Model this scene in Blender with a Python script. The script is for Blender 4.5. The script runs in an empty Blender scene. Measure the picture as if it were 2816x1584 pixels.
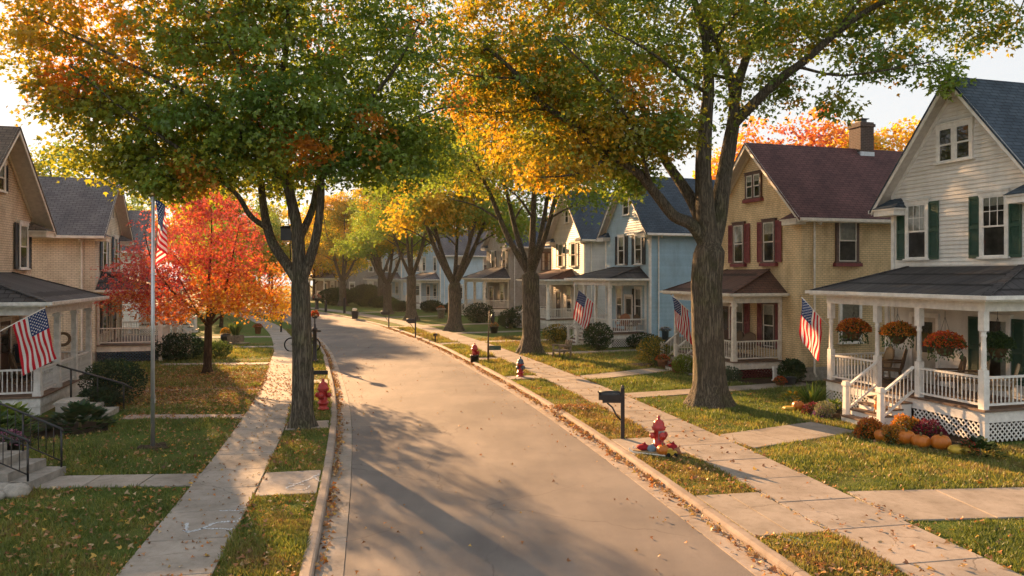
import bpy, math, random
import numpy as np
from mathutils import Vector, Matrix
random.seed(11)
SC = bpy.context.scene
COL = SC.collection
R = math.radians
LZ = .12                      # level of the lawns above the road

# ------------------------------------------------------------------ materials
MATS = {}
def _mat(name):
    m = bpy.data.materials.new(name); m.use_nodes = True
    nt = m.node_tree; nt.nodes.clear()
    out = nt.nodes.new('ShaderNodeOutputMaterial')
    return m, nt, out
def N(nt, typ, **kw):
    n = nt.nodes.new(typ)
    for k, v in kw.items():
        if k in n.inputs: n.inputs[k].default_value = v
        else: setattr(n, k, v)
    return n
def rgb(c): return (c[0], c[1], c[2], 1)
def ramp(nt, fac, stops):
    r = nt.nodes.new('ShaderNodeValToRGB')
    el = r.color_ramp.elements
    while len(el) < len(stops): el.new(.5)
    for e, (p, c) in zip(el, stops): e.position = p; e.color = rgb(c)
    nt.links.new(fac, r.inputs['Fac']); return r
def mixc(nt, fac, a, b, mode='MIX'):
    m = nt.nodes.new('ShaderNodeMix'); m.data_type = 'RGBA'; m.blend_type = mode
    for s, v in ((m.inputs[0], fac), (m.inputs[6], a), (m.inputs[7], b)):
        if hasattr(v, 'is_output'): nt.links.new(v, s)
        elif isinstance(v, (int, float)): s.default_value = v
        else: s.default_value = rgb(v)
    return m.outputs[2]
def coords(nt, kind='Object', scale=(1, 1, 1)):
    tc = nt.nodes.new('ShaderNodeTexCoord')
    mp = nt.nodes.new('ShaderNodeMapping'); mp.inputs['Scale'].default_value = scale
    nt.links.new(tc.outputs[kind], mp.inputs['Vector']); return mp.outputs[0]
def noise(nt, vec, scale, detail=4, rough=.55):
    n = N(nt, 'ShaderNodeTexNoise', Scale=scale, Detail=detail, Roughness=rough)
    nt.links.new(vec, n.inputs['Vector']); return n.outputs['Fac']
def bump(nt, h, strength, dist, normal=None):
    b = N(nt, 'ShaderNodeBump', Strength=strength, Distance=dist)
    nt.links.new(h, b.inputs['Height'])
    if normal: nt.links.new(normal, b.inputs['Normal'])
    return b.outputs[0]
def princ(nt, out, col, rough=.6, normal=None, spec=.4, metal=0):
    p = N(nt, 'ShaderNodeBsdfPrincipled')
    p.inputs['Roughness'].default_value = rough
    p.inputs['Specular IOR Level'].default_value = spec
    p.inputs['Metallic'].default_value = metal
    if hasattr(col, 'is_output'): nt.links.new(col, p.inputs['Base Color'])
    else: p.inputs['Base Color'].default_value = rgb(col)
    if normal: nt.links.new(normal, p.inputs['Normal'])
    nt.links.new(p.outputs[0], out.inputs[0]); return p
def plain(name, c, rough=.6, var=.18, scale=6, spec=.4, metal=0, bmp=0, c2=None):
    """a solid surface with wear: noise between two tones"""
    if name in MATS: return MATS[name]
    m, nt, out = _mat(name)
    v = coords(nt)
    n = noise(nt, v, scale, 6, .6)
    lo = c2 or tuple(x * (1 - var) for x in c); hi = tuple(min(1, x * (1 + var * .6)) for x in c) if not c2 else c
    r = ramp(nt, n, [(.32, lo), (.66, hi)])
    nm = bump(nt, n, bmp, .01) if bmp else None
    princ(nt, out, r.outputs[0], rough, nm, spec, metal)
    MATS[name] = m; return m
def siding(name, c, dirt=.22):
    """painted clapboard: weathered, each board a little different"""
    m, nt, out = _mat(name)
    v = coords(nt, 'Object')
    n1 = noise(nt, coords(nt, 'Object', (1, 1, .35)), 2.2, 6, .62)
    n2 = noise(nt, v, 38, 3)
    sx = N(nt, 'ShaderNodeSeparateXYZ'); nt.links.new(v, sx.inputs[0])
    fl = N(nt, 'ShaderNodeMath', operation='MULTIPLY'); nt.links.new(sx.outputs[2], fl.inputs[0]); fl.inputs[1].default_value = 1 / .125
    f2 = N(nt, 'ShaderNodeMath', operation='FLOOR'); nt.links.new(fl.outputs[0], f2.inputs[0])
    wn = N(nt, 'ShaderNodeTexWhiteNoise', noise_dimensions='1D'); nt.links.new(f2.outputs[0], wn.inputs['W'])
    c1 = ramp(nt, n1, [(.3, tuple(x * (1 - dirt) for x in c)), (.62, c)])
    c2 = mixc(nt, .10, c1.outputs[0], wn.outputs['Value'], 'MULTIPLY')
    c3 = mixc(nt, .12, c2, n2, 'OVERLAY')
    princ(nt, out, c3, .55, bump(nt, n2, .12, .004), .35)
    return m
def bricks(name, c1, c2, mortar, bw=.22, bh=.085):
    m, nt, out = _mat(name)
    uv = coords(nt, 'UV')
    b = N(nt, 'ShaderNodeTexBrick', Scale=1.0)
    b.inputs['Brick Width'].default_value = bw; b.inputs['Row Height'].default_value = bh
    b.inputs['Mortar Size'].default_value = .010; b.inputs['Mortar Smooth'].default_value = .25
    b.inputs['Color1'].default_value = rgb(c1); b.inputs['Color2'].default_value = rgb(c2); b.inputs['Mortar'].default_value = rgb(mortar)
    wob = N(nt, 'ShaderNodeTexNoise', Scale=3.0, Detail=2.0); nt.links.new(uv, wob.inputs['Vector'])
    add = mixc(nt, .012, uv, wob.outputs['Color'], 'ADD'); nt.links.new(add, b.inputs['Vector'])
    n1 = noise(nt, coords(nt, 'Object', (1, 1, .5)), 1.6, 6, .65)
    st = ramp(nt, n1, [(.28, (.66, .62, .58)), (.6, (1, 1, 1))])
    col = mixc(nt, 1.0, b.outputs['Color'], st.outputs[0], 'MULTIPLY')
    n2 = noise(nt, coords(nt, 'Object'), 60, 3)
    inv = N(nt, 'ShaderNodeMath', operation='SUBTRACT'); inv.inputs[0].default_value = 1; nt.links.new(b.outputs['Fac'], inv.inputs[1])
    nm = bump(nt, inv.outputs[0], .9, .012, bump(nt, n2, .25, .006))
    princ(nt, out, col, .8, nm, .25)
    return m
def shingles(name, c1, c2, dark):
    m, nt, out = _mat(name)
    uv = coords(nt, 'UV')
    b = N(nt, 'ShaderNodeTexBrick', Scale=1.0)
    b.inputs['Brick Width'].default_value = .32; b.inputs['Row Height'].default_value = .15
    b.inputs['Mortar Size'].default_value = .013; b.inputs['Mortar Smooth'].default_value = .1; b.inputs['Bias'].default_value = -.1
    b.inputs['Color1'].default_value = rgb(c1); b.inputs['Color2'].default_value = rgb(c2); b.inputs['Mortar'].default_value = rgb(dark)
    wob = N(nt, 'ShaderNodeTexNoise', Scale=5.0, Detail=2.0); nt.links.new(uv, wob.inputs['Vector'])
    add = mixc(nt, .02, uv, wob.outputs['Color'], 'ADD'); nt.links.new(add, b.inputs['Vector'])
    n1 = noise(nt, coords(nt, 'UV', (1, .6, 1)), .9, 6, .6)
    st = ramp(nt, n1, [(.3, (.62, .6, .6)), (.68, (1.15, 1.1, 1.05))])
    col = mixc(nt, 1.0, b.outputs['Color'], st.outputs[0], 'MULTIPLY')
    n2 = noise(nt, uv, 90, 2)
    inv = N(nt, 'ShaderNodeMath', operation='SUBTRACT'); inv.inputs[0].default_value = 1; nt.links.new(b.outputs['Fac'], inv.inputs[1])
    sx = N(nt, 'ShaderNodeSeparateXYZ'); nt.links.new(uv, sx.inputs[0])
    md = N(nt, 'ShaderNodeMath', operation='MODULO'); nt.links.new(sx.outputs[1], md.inputs[0]); md.inputs[1].default_value = .15
    rs = N(nt, 'ShaderNodeMath', operation='MULTIPLY_ADD'); nt.links.new(md.outputs[0], rs.inputs[0]); rs.inputs[1].default_value = -4.0; nt.links.new(inv.outputs[0], rs.inputs[2])
    nm = bump(nt, rs.outputs[0], .8, .02, bump(nt, n2, .3, .008))
    princ(nt, out, col, .85, nm, .25)
    return m
def leafmat(name, trans=.45, attr='Col'):
    m, nt, out = _mat(name)
    a = N(nt, 'ShaderNodeAttribute', attribute_name=attr)
    d = N(nt, 'ShaderNodeBsdfDiffuse'); t = N(nt, 'ShaderNodeBsdfTranslucent')
    br = mixc(nt, 1.0, a.outputs['Color'], (1.25, 1.15, .8), 'MULTIPLY')
    nt.links.new(a.outputs['Color'], d.inputs[0]); nt.links.new(br, t.inputs[0])
    x = N(nt, 'ShaderNodeMixShader'); x.inputs[0].default_value = trans
    nt.links.new(d.outputs[0], x.inputs[1]); nt.links.new(t.outputs[0], x.inputs[2])
    g = N(nt, 'ShaderNodeBsdfGlossy', Roughness=.45); y = N(nt, 'ShaderNodeMixShader'); y.inputs[0].default_value = .035
    nt.links.new(x.outputs[0], y.inputs[1]); nt.links.new(g.outputs[0], y.inputs[2])
    nt.links.new(y.outputs[0], out.inputs[0]); return m
def attrmat(name, rough=.8, bmp=.3, scale=30, var=.2):
    m, nt, out = _mat(name)
    a = N(nt, 'ShaderNodeAttribute', attribute_name='Col')
    n = noise(nt, coords(nt), scale, 5, .6)
    r = ramp(nt, n, [(.3, (1 - var,) * 3), (.7, (1 + var * .5,) * 3)])
    col = mixc(nt, 1.0, a.outputs['Color'], r.outputs[0], 'MULTIPLY')
    princ(nt, out, col, rough, bump(nt, n, bmp, .01), .25); return m
def glassmat():
    m, nt, out = _mat('window glass')
    tr = N(nt, 'ShaderNodeBsdfTransparent'); tr.inputs[0].default_value = (.8, .83, .81, 1)
    g = N(nt, 'ShaderNodeBsdfGlossy', Roughness=.02)
    n = noise(nt, coords(nt), 1.7, 2); g_n = bump(nt, n, .06, .05); nt.links.new(g_n, g.inputs['Normal'])
    f = N(nt, 'ShaderNodeFresnel', IOR=1.62)
    x = N(nt, 'ShaderNodeMixShader'); nt.links.new(f.outputs[0], x.inputs[0])
    nt.links.new(tr.outputs[0], x.inputs[1]); nt.links.new(g.outputs[0], x.inputs[2])
    nt.links.new(x.outputs[0], out.inputs[0]); return m
def barkmat(name, c1, c2):
    m, nt, out = _mat(name)
    wob = N(nt, 'ShaderNodeTexNoise', Scale=2.2, Detail=3.0); nt.links.new(coords(nt), wob.inputs['Vector'])
    mp = nt.nodes.new('ShaderNodeMapping'); mp.inputs['Scale'].default_value = (1, 1, .075)
    nt.links.new(mixc(nt, .10, coords(nt), wob.outputs['Color'], 'ADD'), mp.inputs['Vector'])
    def ridge(scale, det):
        n = noise(nt, mp.outputs[0], scale, det, .6)
        a = N(nt, 'ShaderNodeMath', operation='MULTIPLY_ADD'); nt.links.new(n, a.inputs[0]); a.inputs[1].default_value = 2; a.inputs[2].default_value = -1
        b = N(nt, 'ShaderNodeMath', operation='ABSOLUTE'); nt.links.new(a.outputs[0], b.inputs[0])
        c = N(nt, 'ShaderNodeMath', operation='MULTIPLY'); nt.links.new(b.outputs[0], c.inputs[0]); c.inputs[1].default_value = 3.2; c.use_clamp = True
        return c.outputs[0]
    chips = noise(nt, coords(nt, 'Object', (1, 1, .35)), 26, 4, .65)
    mm = mixc(nt, .35, ridge(17, 3), chips)
    big = noise(nt, coords(nt), 1.4, 4)
    col = ramp(nt, mm, [(.12, c1), (.70, c2)])
    moss = ramp(nt, big, [(.5, (1, 1, 1)), (.72, (.82, .95, .68))])
    col2 = mixc(nt, 1.0, col.outputs[0], moss.outputs[0], 'MULTIPLY')
    princ(nt, out, col2, .9, bump(nt, mm, 1.0, .06), .2); return m

# ------------------------------------------------------------------ mesh builder
class MB:
    """collects shapes in metres; build() links them as ONE mesh object"""
    def __init__(s, M=None): s.v = []; s.f = []; s.mi = []; s.sm = []; s.M = M; s.cur = 0
    def pt(s, p):
        if s.M is not None: p = s.M @ Vector(p)
        s.v.append((p[0], p[1], p[2])); return len(s.v) - 1
    def face(s, idx, smooth=False): s.f.append(tuple(idx)); s.mi.append(s.cur); s.sm.append(smooth)
    def poly(s, pts): s.face([s.pt(p) for p in pts])
    def hexa(s, b, t):
        i = [s.pt(p) for p in b] + [s.pt(p) for p in t]
        for q in ((3, 2, 1, 0), (4, 5, 6, 7), (0, 1, 5, 4), (1, 2, 6, 5), (2, 3, 7, 6), (3, 0, 4, 7)): s.face([i[k] for k in q])
        return s
    def box(s, x0, x1, y0, y1, z0, z1):
        if x0 > x1: x0, x1 = x1, x0
        if y0 > y1: y0, y1 = y1, y0
        b = [(x0, y0, z0), (x1, y0, z0), (x1, y1, z0), (x0, y1, z0)]
        return s.hexa(b, [(x, y, z1) for x, y, _ in b])
    def beam(s, a, b, w, h, up=(0, 0, 1)):
        """a rectangular bar from a to b; w sideways, h upwards"""
        a = Vector(a); b = Vector(b); d = (b - a).normalized(); up = Vector(up)
        if abs(d.dot(up)) > .99: up = Vector((1, 0, 0))
        r = d.cross(up).normalized() * w / 2; u = r.cross(d).normalized() * h / 2
        return s.hexa([a - r - u, a + r - u, a + r + u, a - r + u], [b - r - u, b + r - u, b + r + u, b - r + u])
    def tube(s, pts, rad, n=8, cap=True, rough=None):
        pts = [Vector(p) for p in pts]; k = len(pts)
        if not hasattr(rad, '__len__'): rad = [rad] * k
        rows = []; prev = None
        for i, p in enumerate(pts):
            d = (pts[min(i + 1, k - 1)] - pts[max(i - 1, 0)])
            d = d.normalized() if d.length > 1e-9 else Vector((0, 0, 1))
            if prev is None:
                t = Vector((1, 0, 0)) if abs(d.x) < .9 else Vector((0, 1, 0))
                x = (t - d * t.dot(d)).normalized()
            else: x = (prev - d * prev.dot(d)).normalized()
            prev = x; y = d.cross(x)
            row = []
            for j in range(n):
                a = 2 * math.pi * j / n; r = rad[i]
                if rough: r *= rough(a, p)
                row.append(s.pt(p + x * math.cos(a) * r + y * math.sin(a) * r))
            rows.append(row)
        for i in range(k - 1):
            for j in range(n):
                s.face((rows[i][j], rows[i][(j + 1) % n], rows[i + 1][(j + 1) % n], rows[i + 1][j]), True)
        if cap: s.face(rows[0][::-1]); s.face(rows[-1])
        return s
    def lathe(s, prof, n=16, c=(0, 0, 0), rib=None):
        rows = []
        for r, z in prof:
            row = []
            for j in range(n):
                a = 2 * math.pi * j / n; q = r * (rib(a) if rib else 1)
                row.append(s.pt((c[0] + q * math.cos(a), c[1] + q * math.sin(a), c[2] + z)))
            rows.append(row)
        for i in range(len(rows) - 1):
            for j in range(n): s.face((rows[i][j], rows[i][(j + 1) % n], rows[i + 1][(j + 1) % n], rows[i + 1][j]), True)
        s.face(rows[0][::-1]); s.face(rows[-1]); return s
    def blob(s, c, r, n=10, seed=0, amp=.15):
        """a lumpy rounded body"""
        rr = random.Random(seed); ph = [rr.uniform(0, 6.28) for _ in range(4)]
        rows = []
        for i in range(n // 2 + 1):
            th = math.pi * i / (n // 2); row = []
            for j in range(n):
                a = 2 * math.pi * j / n
                k = 1 + amp * math.sin(3 * a + ph[0] + 2 * th) * math.sin(th) + amp * .6 * math.sin(5 * th + ph[1] + a * 2)* math.sin(th)
                row.append(s.pt((c[0] + r[0] * k * math.sin(th) * math.cos(a), c[1] + r[1] * k * math.sin(th) * math.sin(a), c[2] - r[2] * k * math.cos(th))))
            rows.append(row)
        for i in range(len(rows) - 1):
            for j in range(n): s.face((rows[i][j], rows[i][(j + 1) % n], rows[i + 1][(j + 1) % n], rows[i + 1][j]), True)
        return s
    def build(s, name, mats, parent=None, loc=None):
        me = bpy.data.meshes.new(name); me.from_pydata(s.v, [], s.f); me.update()
        if not isinstance(mats, (list, tuple)): mats = [mats]
        for m in mats: me.materials.append(m)
        me.polygons.foreach_set('material_index', s.mi); me.polygons.foreach_set('use_smooth', s.sm)
        nl = len(me.loops); uv = me.uv_layers.new(name='UVMap')
        co = np.empty(len(me.vertices) * 3); me.vertices.foreach_get('co', co); co = co.reshape(-1, 3)
        vi = np.empty(nl, dtype=np.int32); me.loops.foreach_get('vertex_index', vi)
        nr = np.empty(len(me.polygons) * 3); me.polygons.foreach_get('normal', nr); nr = nr.reshape(-1, 3)
        lt = np.empty(len(me.polygons), dtype=np.int32); me.polygons.foreach_get('loop_total', lt)
        nr = np.repeat(nr, lt, 0)
        ux, uy = -nr[:, 1].copy(), nr[:, 0].copy(); L = np.hypot(ux, uy); flat = L < .05
        ux[flat] = 1; uy[flat] = 0; L[flat] = 1; ux /= L; uy /= L
        vx, vy, vz = -nr[:, 2] * uy, nr[:, 2] * ux, nr[:, 0] * uy - nr[:, 1] * ux
        P = co[vi]
        u = P[:, 0] * ux + P[:, 1] * uy; v = P[:, 0] * vx + P[:, 1] * vy + P[:, 2] * vz
        uv.data.foreach_set('uv', np.stack([u, np.abs(v)], 1).astype(np.float32).ravel())
        o = bpy.data.objects.new(name, me); COL.objects.link(o)
        if parent: o.parent = parent
        if loc: o.location = loc
        return o
def rawmesh(name, V, loops, starts, mats, colors=None, parent=None, smooth=False):
    """a mesh straight from numpy arrays, with an optional colour per vertex"""
    me = bpy.data.meshes.new(name)
    me.vertices.add(len(V)); me.vertices.foreach_set('co', np.asarray(V, np.float32).ravel())
    me.loops.add(len(loops)); me.loops.foreach_set('vertex_index', np.asarray(loops, np.int32))
    me.polygons.add(len(starts)); me.polygons.foreach_set('loop_start', np.asarray(starts, np.int32))
    me.polygons.foreach_set('use_smooth', np.full(len(starts), bool(smooth)))
    me.update(calc_edges=True)
    if colors is not None:
        a = me.color_attributes.new('Col', 'FLOAT_COLOR', 'POINT')
        c4 = np.ones((len(V), 4), np.float32); c4[:, :3] = colors
        a.data.foreach_set('color', c4.ravel())
    for m in (mats if isinstance(mats, (list, tuple)) else [mats]): me.materials.append(m)
    o = bpy.data.objects.new(name, me); COL.objects.link(o)
    if parent: o.parent = parent
    return o
def tag(o, label=None, cat=None, group=None, kind=None):
    for k, v in (('label', label), ('category', cat), ('group', group), ('kind', kind)):
        if v: o[k] = v
    return o
def thing(name, label, cat, loc, rz=0, group=None):
    o = bpy.data.objects.new(name, None); COL.objects.link(o); o.empty_display_size = .2
    o.location = loc; o.rotation_euler = (0, 0, rz); return tag(o, label, cat, group)
def copy_tree(o, parent=None):
    c = o.copy(); COL.objects.link(c)
    if parent: c.parent = parent
    for ch in list(o.children): copy_tree(ch, c)
    return c
def dup(o, label, loc, rz=0, scale=None, group=None):
    c = copy_tree(o); c.location = loc; c.rotation_euler = (0, 0, rz); tag(c, label, None, group)
    if scale: c.scale = (scale,) * 3
    return c

LEAF8 = np.array([(0, 0), (.26, .10), (.52, .46), (.22, .44), (0, 1.0), (-.22, .44), (-.52, .46), (-.26, .10)])
LEAF4 = np.array([(0, 0), (.42, .5), (0, 1.0), (-.42, .5)])
BLADE = np.array([(-.5, 0), (.5, 0), (0, 1)])
def unit(a): return a / np.maximum(np.linalg.norm(a, axis=1, keepdims=True), 1e-9)
def leafset(name, P, axis, nrm, size, colors, mat, shape=LEAF8, width=1.0, parent=None, curl=.25):
    n = len(P); k = len(shape)
    axis = unit(axis); side = unit(np.cross(axis, nrm)); nn = np.cross(side, axis)
    sx = shape[:, 0] * width; sy = shape[:, 1]
    S = np.asarray(size)[:, None, None]
    V = P[:, None, :] + S * (sx[None, :, None] * side[:, None, :] + sy[None, :, None] * axis[:, None, :] + (curl * np.abs(sx) - curl * .5 * sy ** 2)[None, :, None] * nn[:, None, :])
    V = V.reshape(-1, 3)
    return rawmesh(name, V, np.arange(n * k), np.arange(n) * k, mat, np.repeat(colors, k, 0), parent)
def fuzz(P, seed, scale):
    """smooth noise in -1..1 at points"""
    r = np.random.default_rng(seed); out = np.zeros(len(P))
    for _ in range(6):
        k = r.normal(size=3) * scale; out += np.sin(P @ k + r.uniform(0, 6.28))
    return out / 3.2

# ------------------------------------------------------------------ street geometry
CTRL = [(-34, 9.2), (-22, 6.9), (-10, 4.6), (0, 2.65), (11, .55), (16.5, -.5), (22.6, -1.78), (28.3, -3.15), (35, -4.95), (43.5, -7.35), (52.2, -10.2), (60, -13.1),
        (67, -16.1), (78, -21.4), (88, -27.2), (96, -33), (103, -39.8), (108.5, -47.5), (113, -57), (116, -68), (118, -82)]
def _catmull(pts, n=12):
    P = np.array(pts, float); P = np.vstack([2 * P[0] - P[1], P, 2 * P[-1] - P[-2]]); out = []
    for i in range(1, len(P) - 2):
        p0, p1, p2, p3 = P[i - 1], P[i], P[i + 1], P[i + 2]
        for k in range(n):
            t = k / n
            out.append(.5 * ((2 * p1) + (p2 - p0) * t + (2 * p0 - 5 * p1 + 4 * p2 - p3) * t * t + (3 * p1 - p0 - 3 * p2 + p3) * t ** 3))
    out.append(P[-2]); return np.array(out)
_c = _catmull([(x, y) for y, x in CTRL])
_L = np.r_[0, np.cumsum(np.hypot(*np.diff(_c, axis=0).T))]
TOT = _L[-1]
S0 = float(np.interp(0, _c[:, 1], _L))                       # arc length beside the camera
def cen(s):
    s = np.asarray(s, float); return np.stack([np.interp(s, _L, _c[:, 0]), np.interp(s, _L, _c[:, 1])], -1)
def side(s):
    d = cen(np.asarray(s) + 1.5) - cen(np.asarray(s) - 1.5); d /= np.linalg.norm(d, axis=-1, keepdims=True)
    return np.stack([d[..., 1], -d[..., 0]], -1)              # unit vector to the right of the street
def street(s, off): return cen(s) + side(s) * np.asarray(off)[..., None]
def s_at(Y): return float(np.interp(Y, _c[:, 1], _L))
def ribbon(name, rows, mat, s0=0, s1=None, step=.8, kind='structure'):
    """rows: (offset, z) profile swept along the street"""
    ss = np.arange(s0, (s1 or TOT) + .01, step); n = len(ss); k = len(rows)
    V = np.zeros((n, k, 3))
    for j, (o, z) in enumerate(rows):
        V[:, j, :2] = street(ss, np.full(n, o)); V[:, j, 2] = z
    i, j = np.meshgrid(np.arange(n - 1), np.arange(k - 1), indexing='ij'); a = (i * k + j).ravel()
    f = np.stack([a, a + 1, a + k + 1, a + k], 1)
    o = rawmesh(name, V.reshape(-1, 3), f.ravel(), np.arange(len(f)) * 4, mat, smooth=True)
    return tag(o, kind=kind)

def asphalt():
    m, nt, out = _mat('asphalt')
    v = coords(nt)
    a = noise(nt, v, 150, 3, .7); b = noise(nt, v, .35, 6, .6); c = noise(nt, coords(nt, 'Object', (1, .22, 1)), 1.3, 5)
    base = ramp(nt, a, [(.3, (.125, .110, .101)), (.7, (.218, .192, .175))])
    pat = ramp(nt, b, [(.38, (.76, .75, .76)), (.62, (1.14, 1.10, 1.06))])
    col = mixc(nt, 1, base.outputs[0], pat.outputs[0], 'MULTIPLY')
    st = ramp(nt, c, [(.42, (.86, .86, .87)), (.6, (1.05, 1.05, 1.04))])
    col = mixc(nt, .8, col, st.outputs[0], 'MULTIPLY')
    sp = ramp(nt, noise(nt, v, 4.5, 4, .6), [(.66, (1, 1, 1)), (.74, (.80, .79, .79))]); col = mixc(nt, 1, col, sp.outputs[0], 'MULTIPLY')
    wob = N(nt, 'ShaderNodeTexNoise', Scale=1.6, Detail=4.0); nt.links.new(v, wob.inputs['Vector'])
    vv = mixc(nt, .55, v, wob.outputs['Color'], 'ADD')
    vo = N(nt, 'ShaderNodeTexVoronoi', feature='DISTANCE_TO_EDGE', Scale=.21); nt.links.new(vv, vo.inputs['Vector'])
    ck = ramp(nt, vo.outputs['Distance'], [(.0, (.55, .54, .54)), (.004, (1, 1, 1))])
    msk = ramp(nt, noise(nt, v, .22, 2), [(.44, (0, 0, 0)), (.52, (1, 1, 1))])
    col = mixc(nt, msk.outputs[0], col, mixc(nt, 1, col, ck.outputs[0], 'MULTIPLY'))
    princ(nt, out, col, .78, bump(nt, a, .55, .006), .35); return m
def lawnmat():
    m, nt, out = _mat('lawn')
    v = coords(nt)
    a = noise(nt, v, 26, 5, .7); b = noise(nt, v, .33, 6, .62); c = noise(nt, v, 2.3, 5, .6)
    g = ramp(nt, a, [(.28, (.040, .066, .014)), (.55, (.092, .140, .028)), (.8, (.155, .185, .042))])
    dry = ramp(nt, a, [(.25, (.075, .055, .022)), (.7, (.190, .150, .055))])
    f = ramp(nt, b, [(.50, (0, 0, 0)), (.68, (.85, .85, .85))])
    f2 = ramp(nt, c, [(.5, (0, 0, 0)), (.75, (.5, .5, .5))])
    col = mixc(nt, f.outputs[0], g.outputs[0], dry.outputs[0]); col = mixc(nt, f2.outputs[0], col, dry.outputs[0])
    princ(nt, out, col, .95, bump(nt, a, 1.0, .05), .1); return m
def concrete():
    m, nt, out = _mat('concrete')
    at = N(nt, 'ShaderNodeAttribute', attribute_name='Col'); v = coords(nt)
    a = noise(nt, v, 1.1, 6, .65); b = noise(nt, v, 85, 3, .6); c = noise(nt, v, 7, 5, .6)
    st = ramp(nt, a, [(.33, (.70, .67, .63)), (.62, (1.06, 1.03, 1.0))])
    col = mixc(nt, 1, at.outputs['Color'], st.outputs[0], 'MULTIPLY')
    fine = ramp(nt, b, [(.3, (.84, .84, .84)), (.7, (1.08, 1.08, 1.08))]); col = mixc(nt, 1, col, fine.outputs[0], 'MULTIPLY')
    bl = ramp(nt, c, [(.36, (.82, .79, .76)), (.5, (1, 1, 1))]); col = mixc(nt, .7, col, bl.outputs[0], 'MULTIPLY')
    wob = N(nt, 'ShaderNodeTexNoise', Scale=2.5, Detail=4.0); nt.links.new(v, wob.inputs['Vector'])
    vv = mixc(nt, .4, v, wob.outputs['Color'], 'ADD')
    vo = N(nt, 'ShaderNodeTexVoronoi', feature='DISTANCE_TO_EDGE', Scale=.33); nt.links.new(vv, vo.inputs['Vector'])
    ck = ramp(nt, vo.outputs['Distance'], [(.0, (.45, .42, .4)), (.004, (1, 1, 1))])
    msk = ramp(nt, noise(nt, v, .4, 2), [(.5, (0, 0, 0)), (.56, (1, 1, 1))])
    col = mixc(nt, msk.outputs[0], col, mixc(nt, 1, col, ck.outputs[0], 'MULTIPLY'))
    princ(nt, out, col, .85, bump(nt, b, .4, .004), .25); return m
M_ASPH = asphalt(); M_LAWN = lawnmat(); M_CONC = concrete()
M_SOIL = plain('dark garden soil', (.045, .032, .022), .95, .4, 22, .1, bmp=.9)
M_DIRT = plain('packed dirt', (.075, .055, .036), .95, .35, 14, .1, bmp=.6)

g = MB(); g.box(-230, 230, -60, 300, -.6, -.09)
tag(g.build('ground', M_LAWN), kind='structure')
ribbon('road', [(-2.95, .0), (-1.5, .028), (0, .04), (1.5, .028), (2.95, .0)], M_ASPH)
ribbon('lawn', [(-40, LZ), (-25, LZ), (-12, LZ), (-3.55, LZ - .012)], M_LAWN)
o = ribbon('lawn', [(3.55, LZ - .012), (12, LZ), (30, LZ), (60, LZ)], M_LAWN)

def slabs(name, quads, z, thick=.09, seed=1, col=(.315, .275, .24)):
    """separate cast slabs, each with its own tint and a hair of settlement"""
    rr = random.Random(seed); V = []; L = []; ST = []; C = []
    for q in quads:
        dz = rr.uniform(-.002, .002); k = rr.uniform(.94, 1.04); w = rr.uniform(-.008, .008)
        c = (col[0] * k + w, col[1] * k, col[2] * k - w)
        b = len(V)
        cx = sum(p[0] for p in q) / 4; cy = sum(p[1] for p in q) / 4
        for p in q: V.append((p[0], p[1], z - thick + dz))
        for p in q: V.append((p[0], p[1], z - .008 + dz))
        for p in q:
            dx, dy = cx - p[0], cy - p[1]; l = math.hypot(dx, dy)
            V.append((p[0] + dx / l * .014, p[1] + dy / l * .014, z + dz + rr.uniform(-.0004, .0004)))
        C += [c] * 12
        for a in range(4):
            n2 = (a + 1) % 4
            for lo in (0, 4): ST.append(len(L)); L += [b + lo + a, b + lo + n2, b + lo + 4 + n2, b + lo + 4 + a]
        ST.append(len(L)); L += [b + 8, b + 9, b + 10, b + 11]
    return tag(rawmesh(name, V, L, ST, M_CONC, np.array(C)), kind='structure')
def strip_quads(o0, o1, length, gap, s0=0, s1=None):
    out = []; s = s0
    while s < (s1 or TOT) - length:
        e = s + length - gap
        a, b, c, d = (street(np.array([t]), np.array([o]))[0] for t, o in ((s, o0), (s, o1), (e, o1), (e, o0)))
        out.append([a, b, c, d]); s += length
    return out
SW_R = (4.92, 6.5); SW_L = (-6.1, -4.78)
slabs('sidewalk', strip_quads(*SW_R, 1.55, .026), LZ + .028, seed=3)
slabs('sidewalk', strip_quads(*SW_L, 1.5, .024), LZ + .028, seed=4, col=(.34, .305, .27))
slabs('gutter', strip_quads(2.955, 3.37, 3.0, .012), .012, seed=5, col=(.35, .30, .26))
slabs('gutter', strip_quads(-3.37, -2.955, 3.0, .012), .012, seed=6, col=(.35, .305, .265))
def kerb(sgn, seed):
    rr = random.Random(seed); V = []; L = []; ST = []; C = []; s = 0
    prof = [(3.372, -.05), (3.376, .085), (3.392, .122), (3.425, .14), (3.52, .145), (3.56, .14), (3.57, -.05)]
    while s < TOT - 3:
        k = rr.uniform(.88, 1.08); c = (.33 * k, .275 * k, .235 * k); ts = np.linspace(s, s + 2.988, 4); b = len(V); m = len(prof)
        for t in ts:
            for o, z in prof:
                p = street(np.array([t]), np.array([o * sgn]))[0]; V.append((p[0], p[1], z + rr.uniform(-.0008, .0008))); C.append(c)
        for i in range(3):
            for j in range(m - 1):
                q = [b + i * m + j, b + i * m + j + 1, b + (i + 1) * m + j + 1, b + (i + 1) * m + j]
                ST.append(len(L)); L += q if sgn > 0 else q[::-1]
        for i in (0, 3): ST.append(len(L)); L += [b + i * m + j for j in range(m)]
        s += 3.0
    tag(rawmesh('kerb', V, L, ST, M_CONC, np.array(C)), kind='structure')
kerb(1, 7); kerb(-1, 8)

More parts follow.
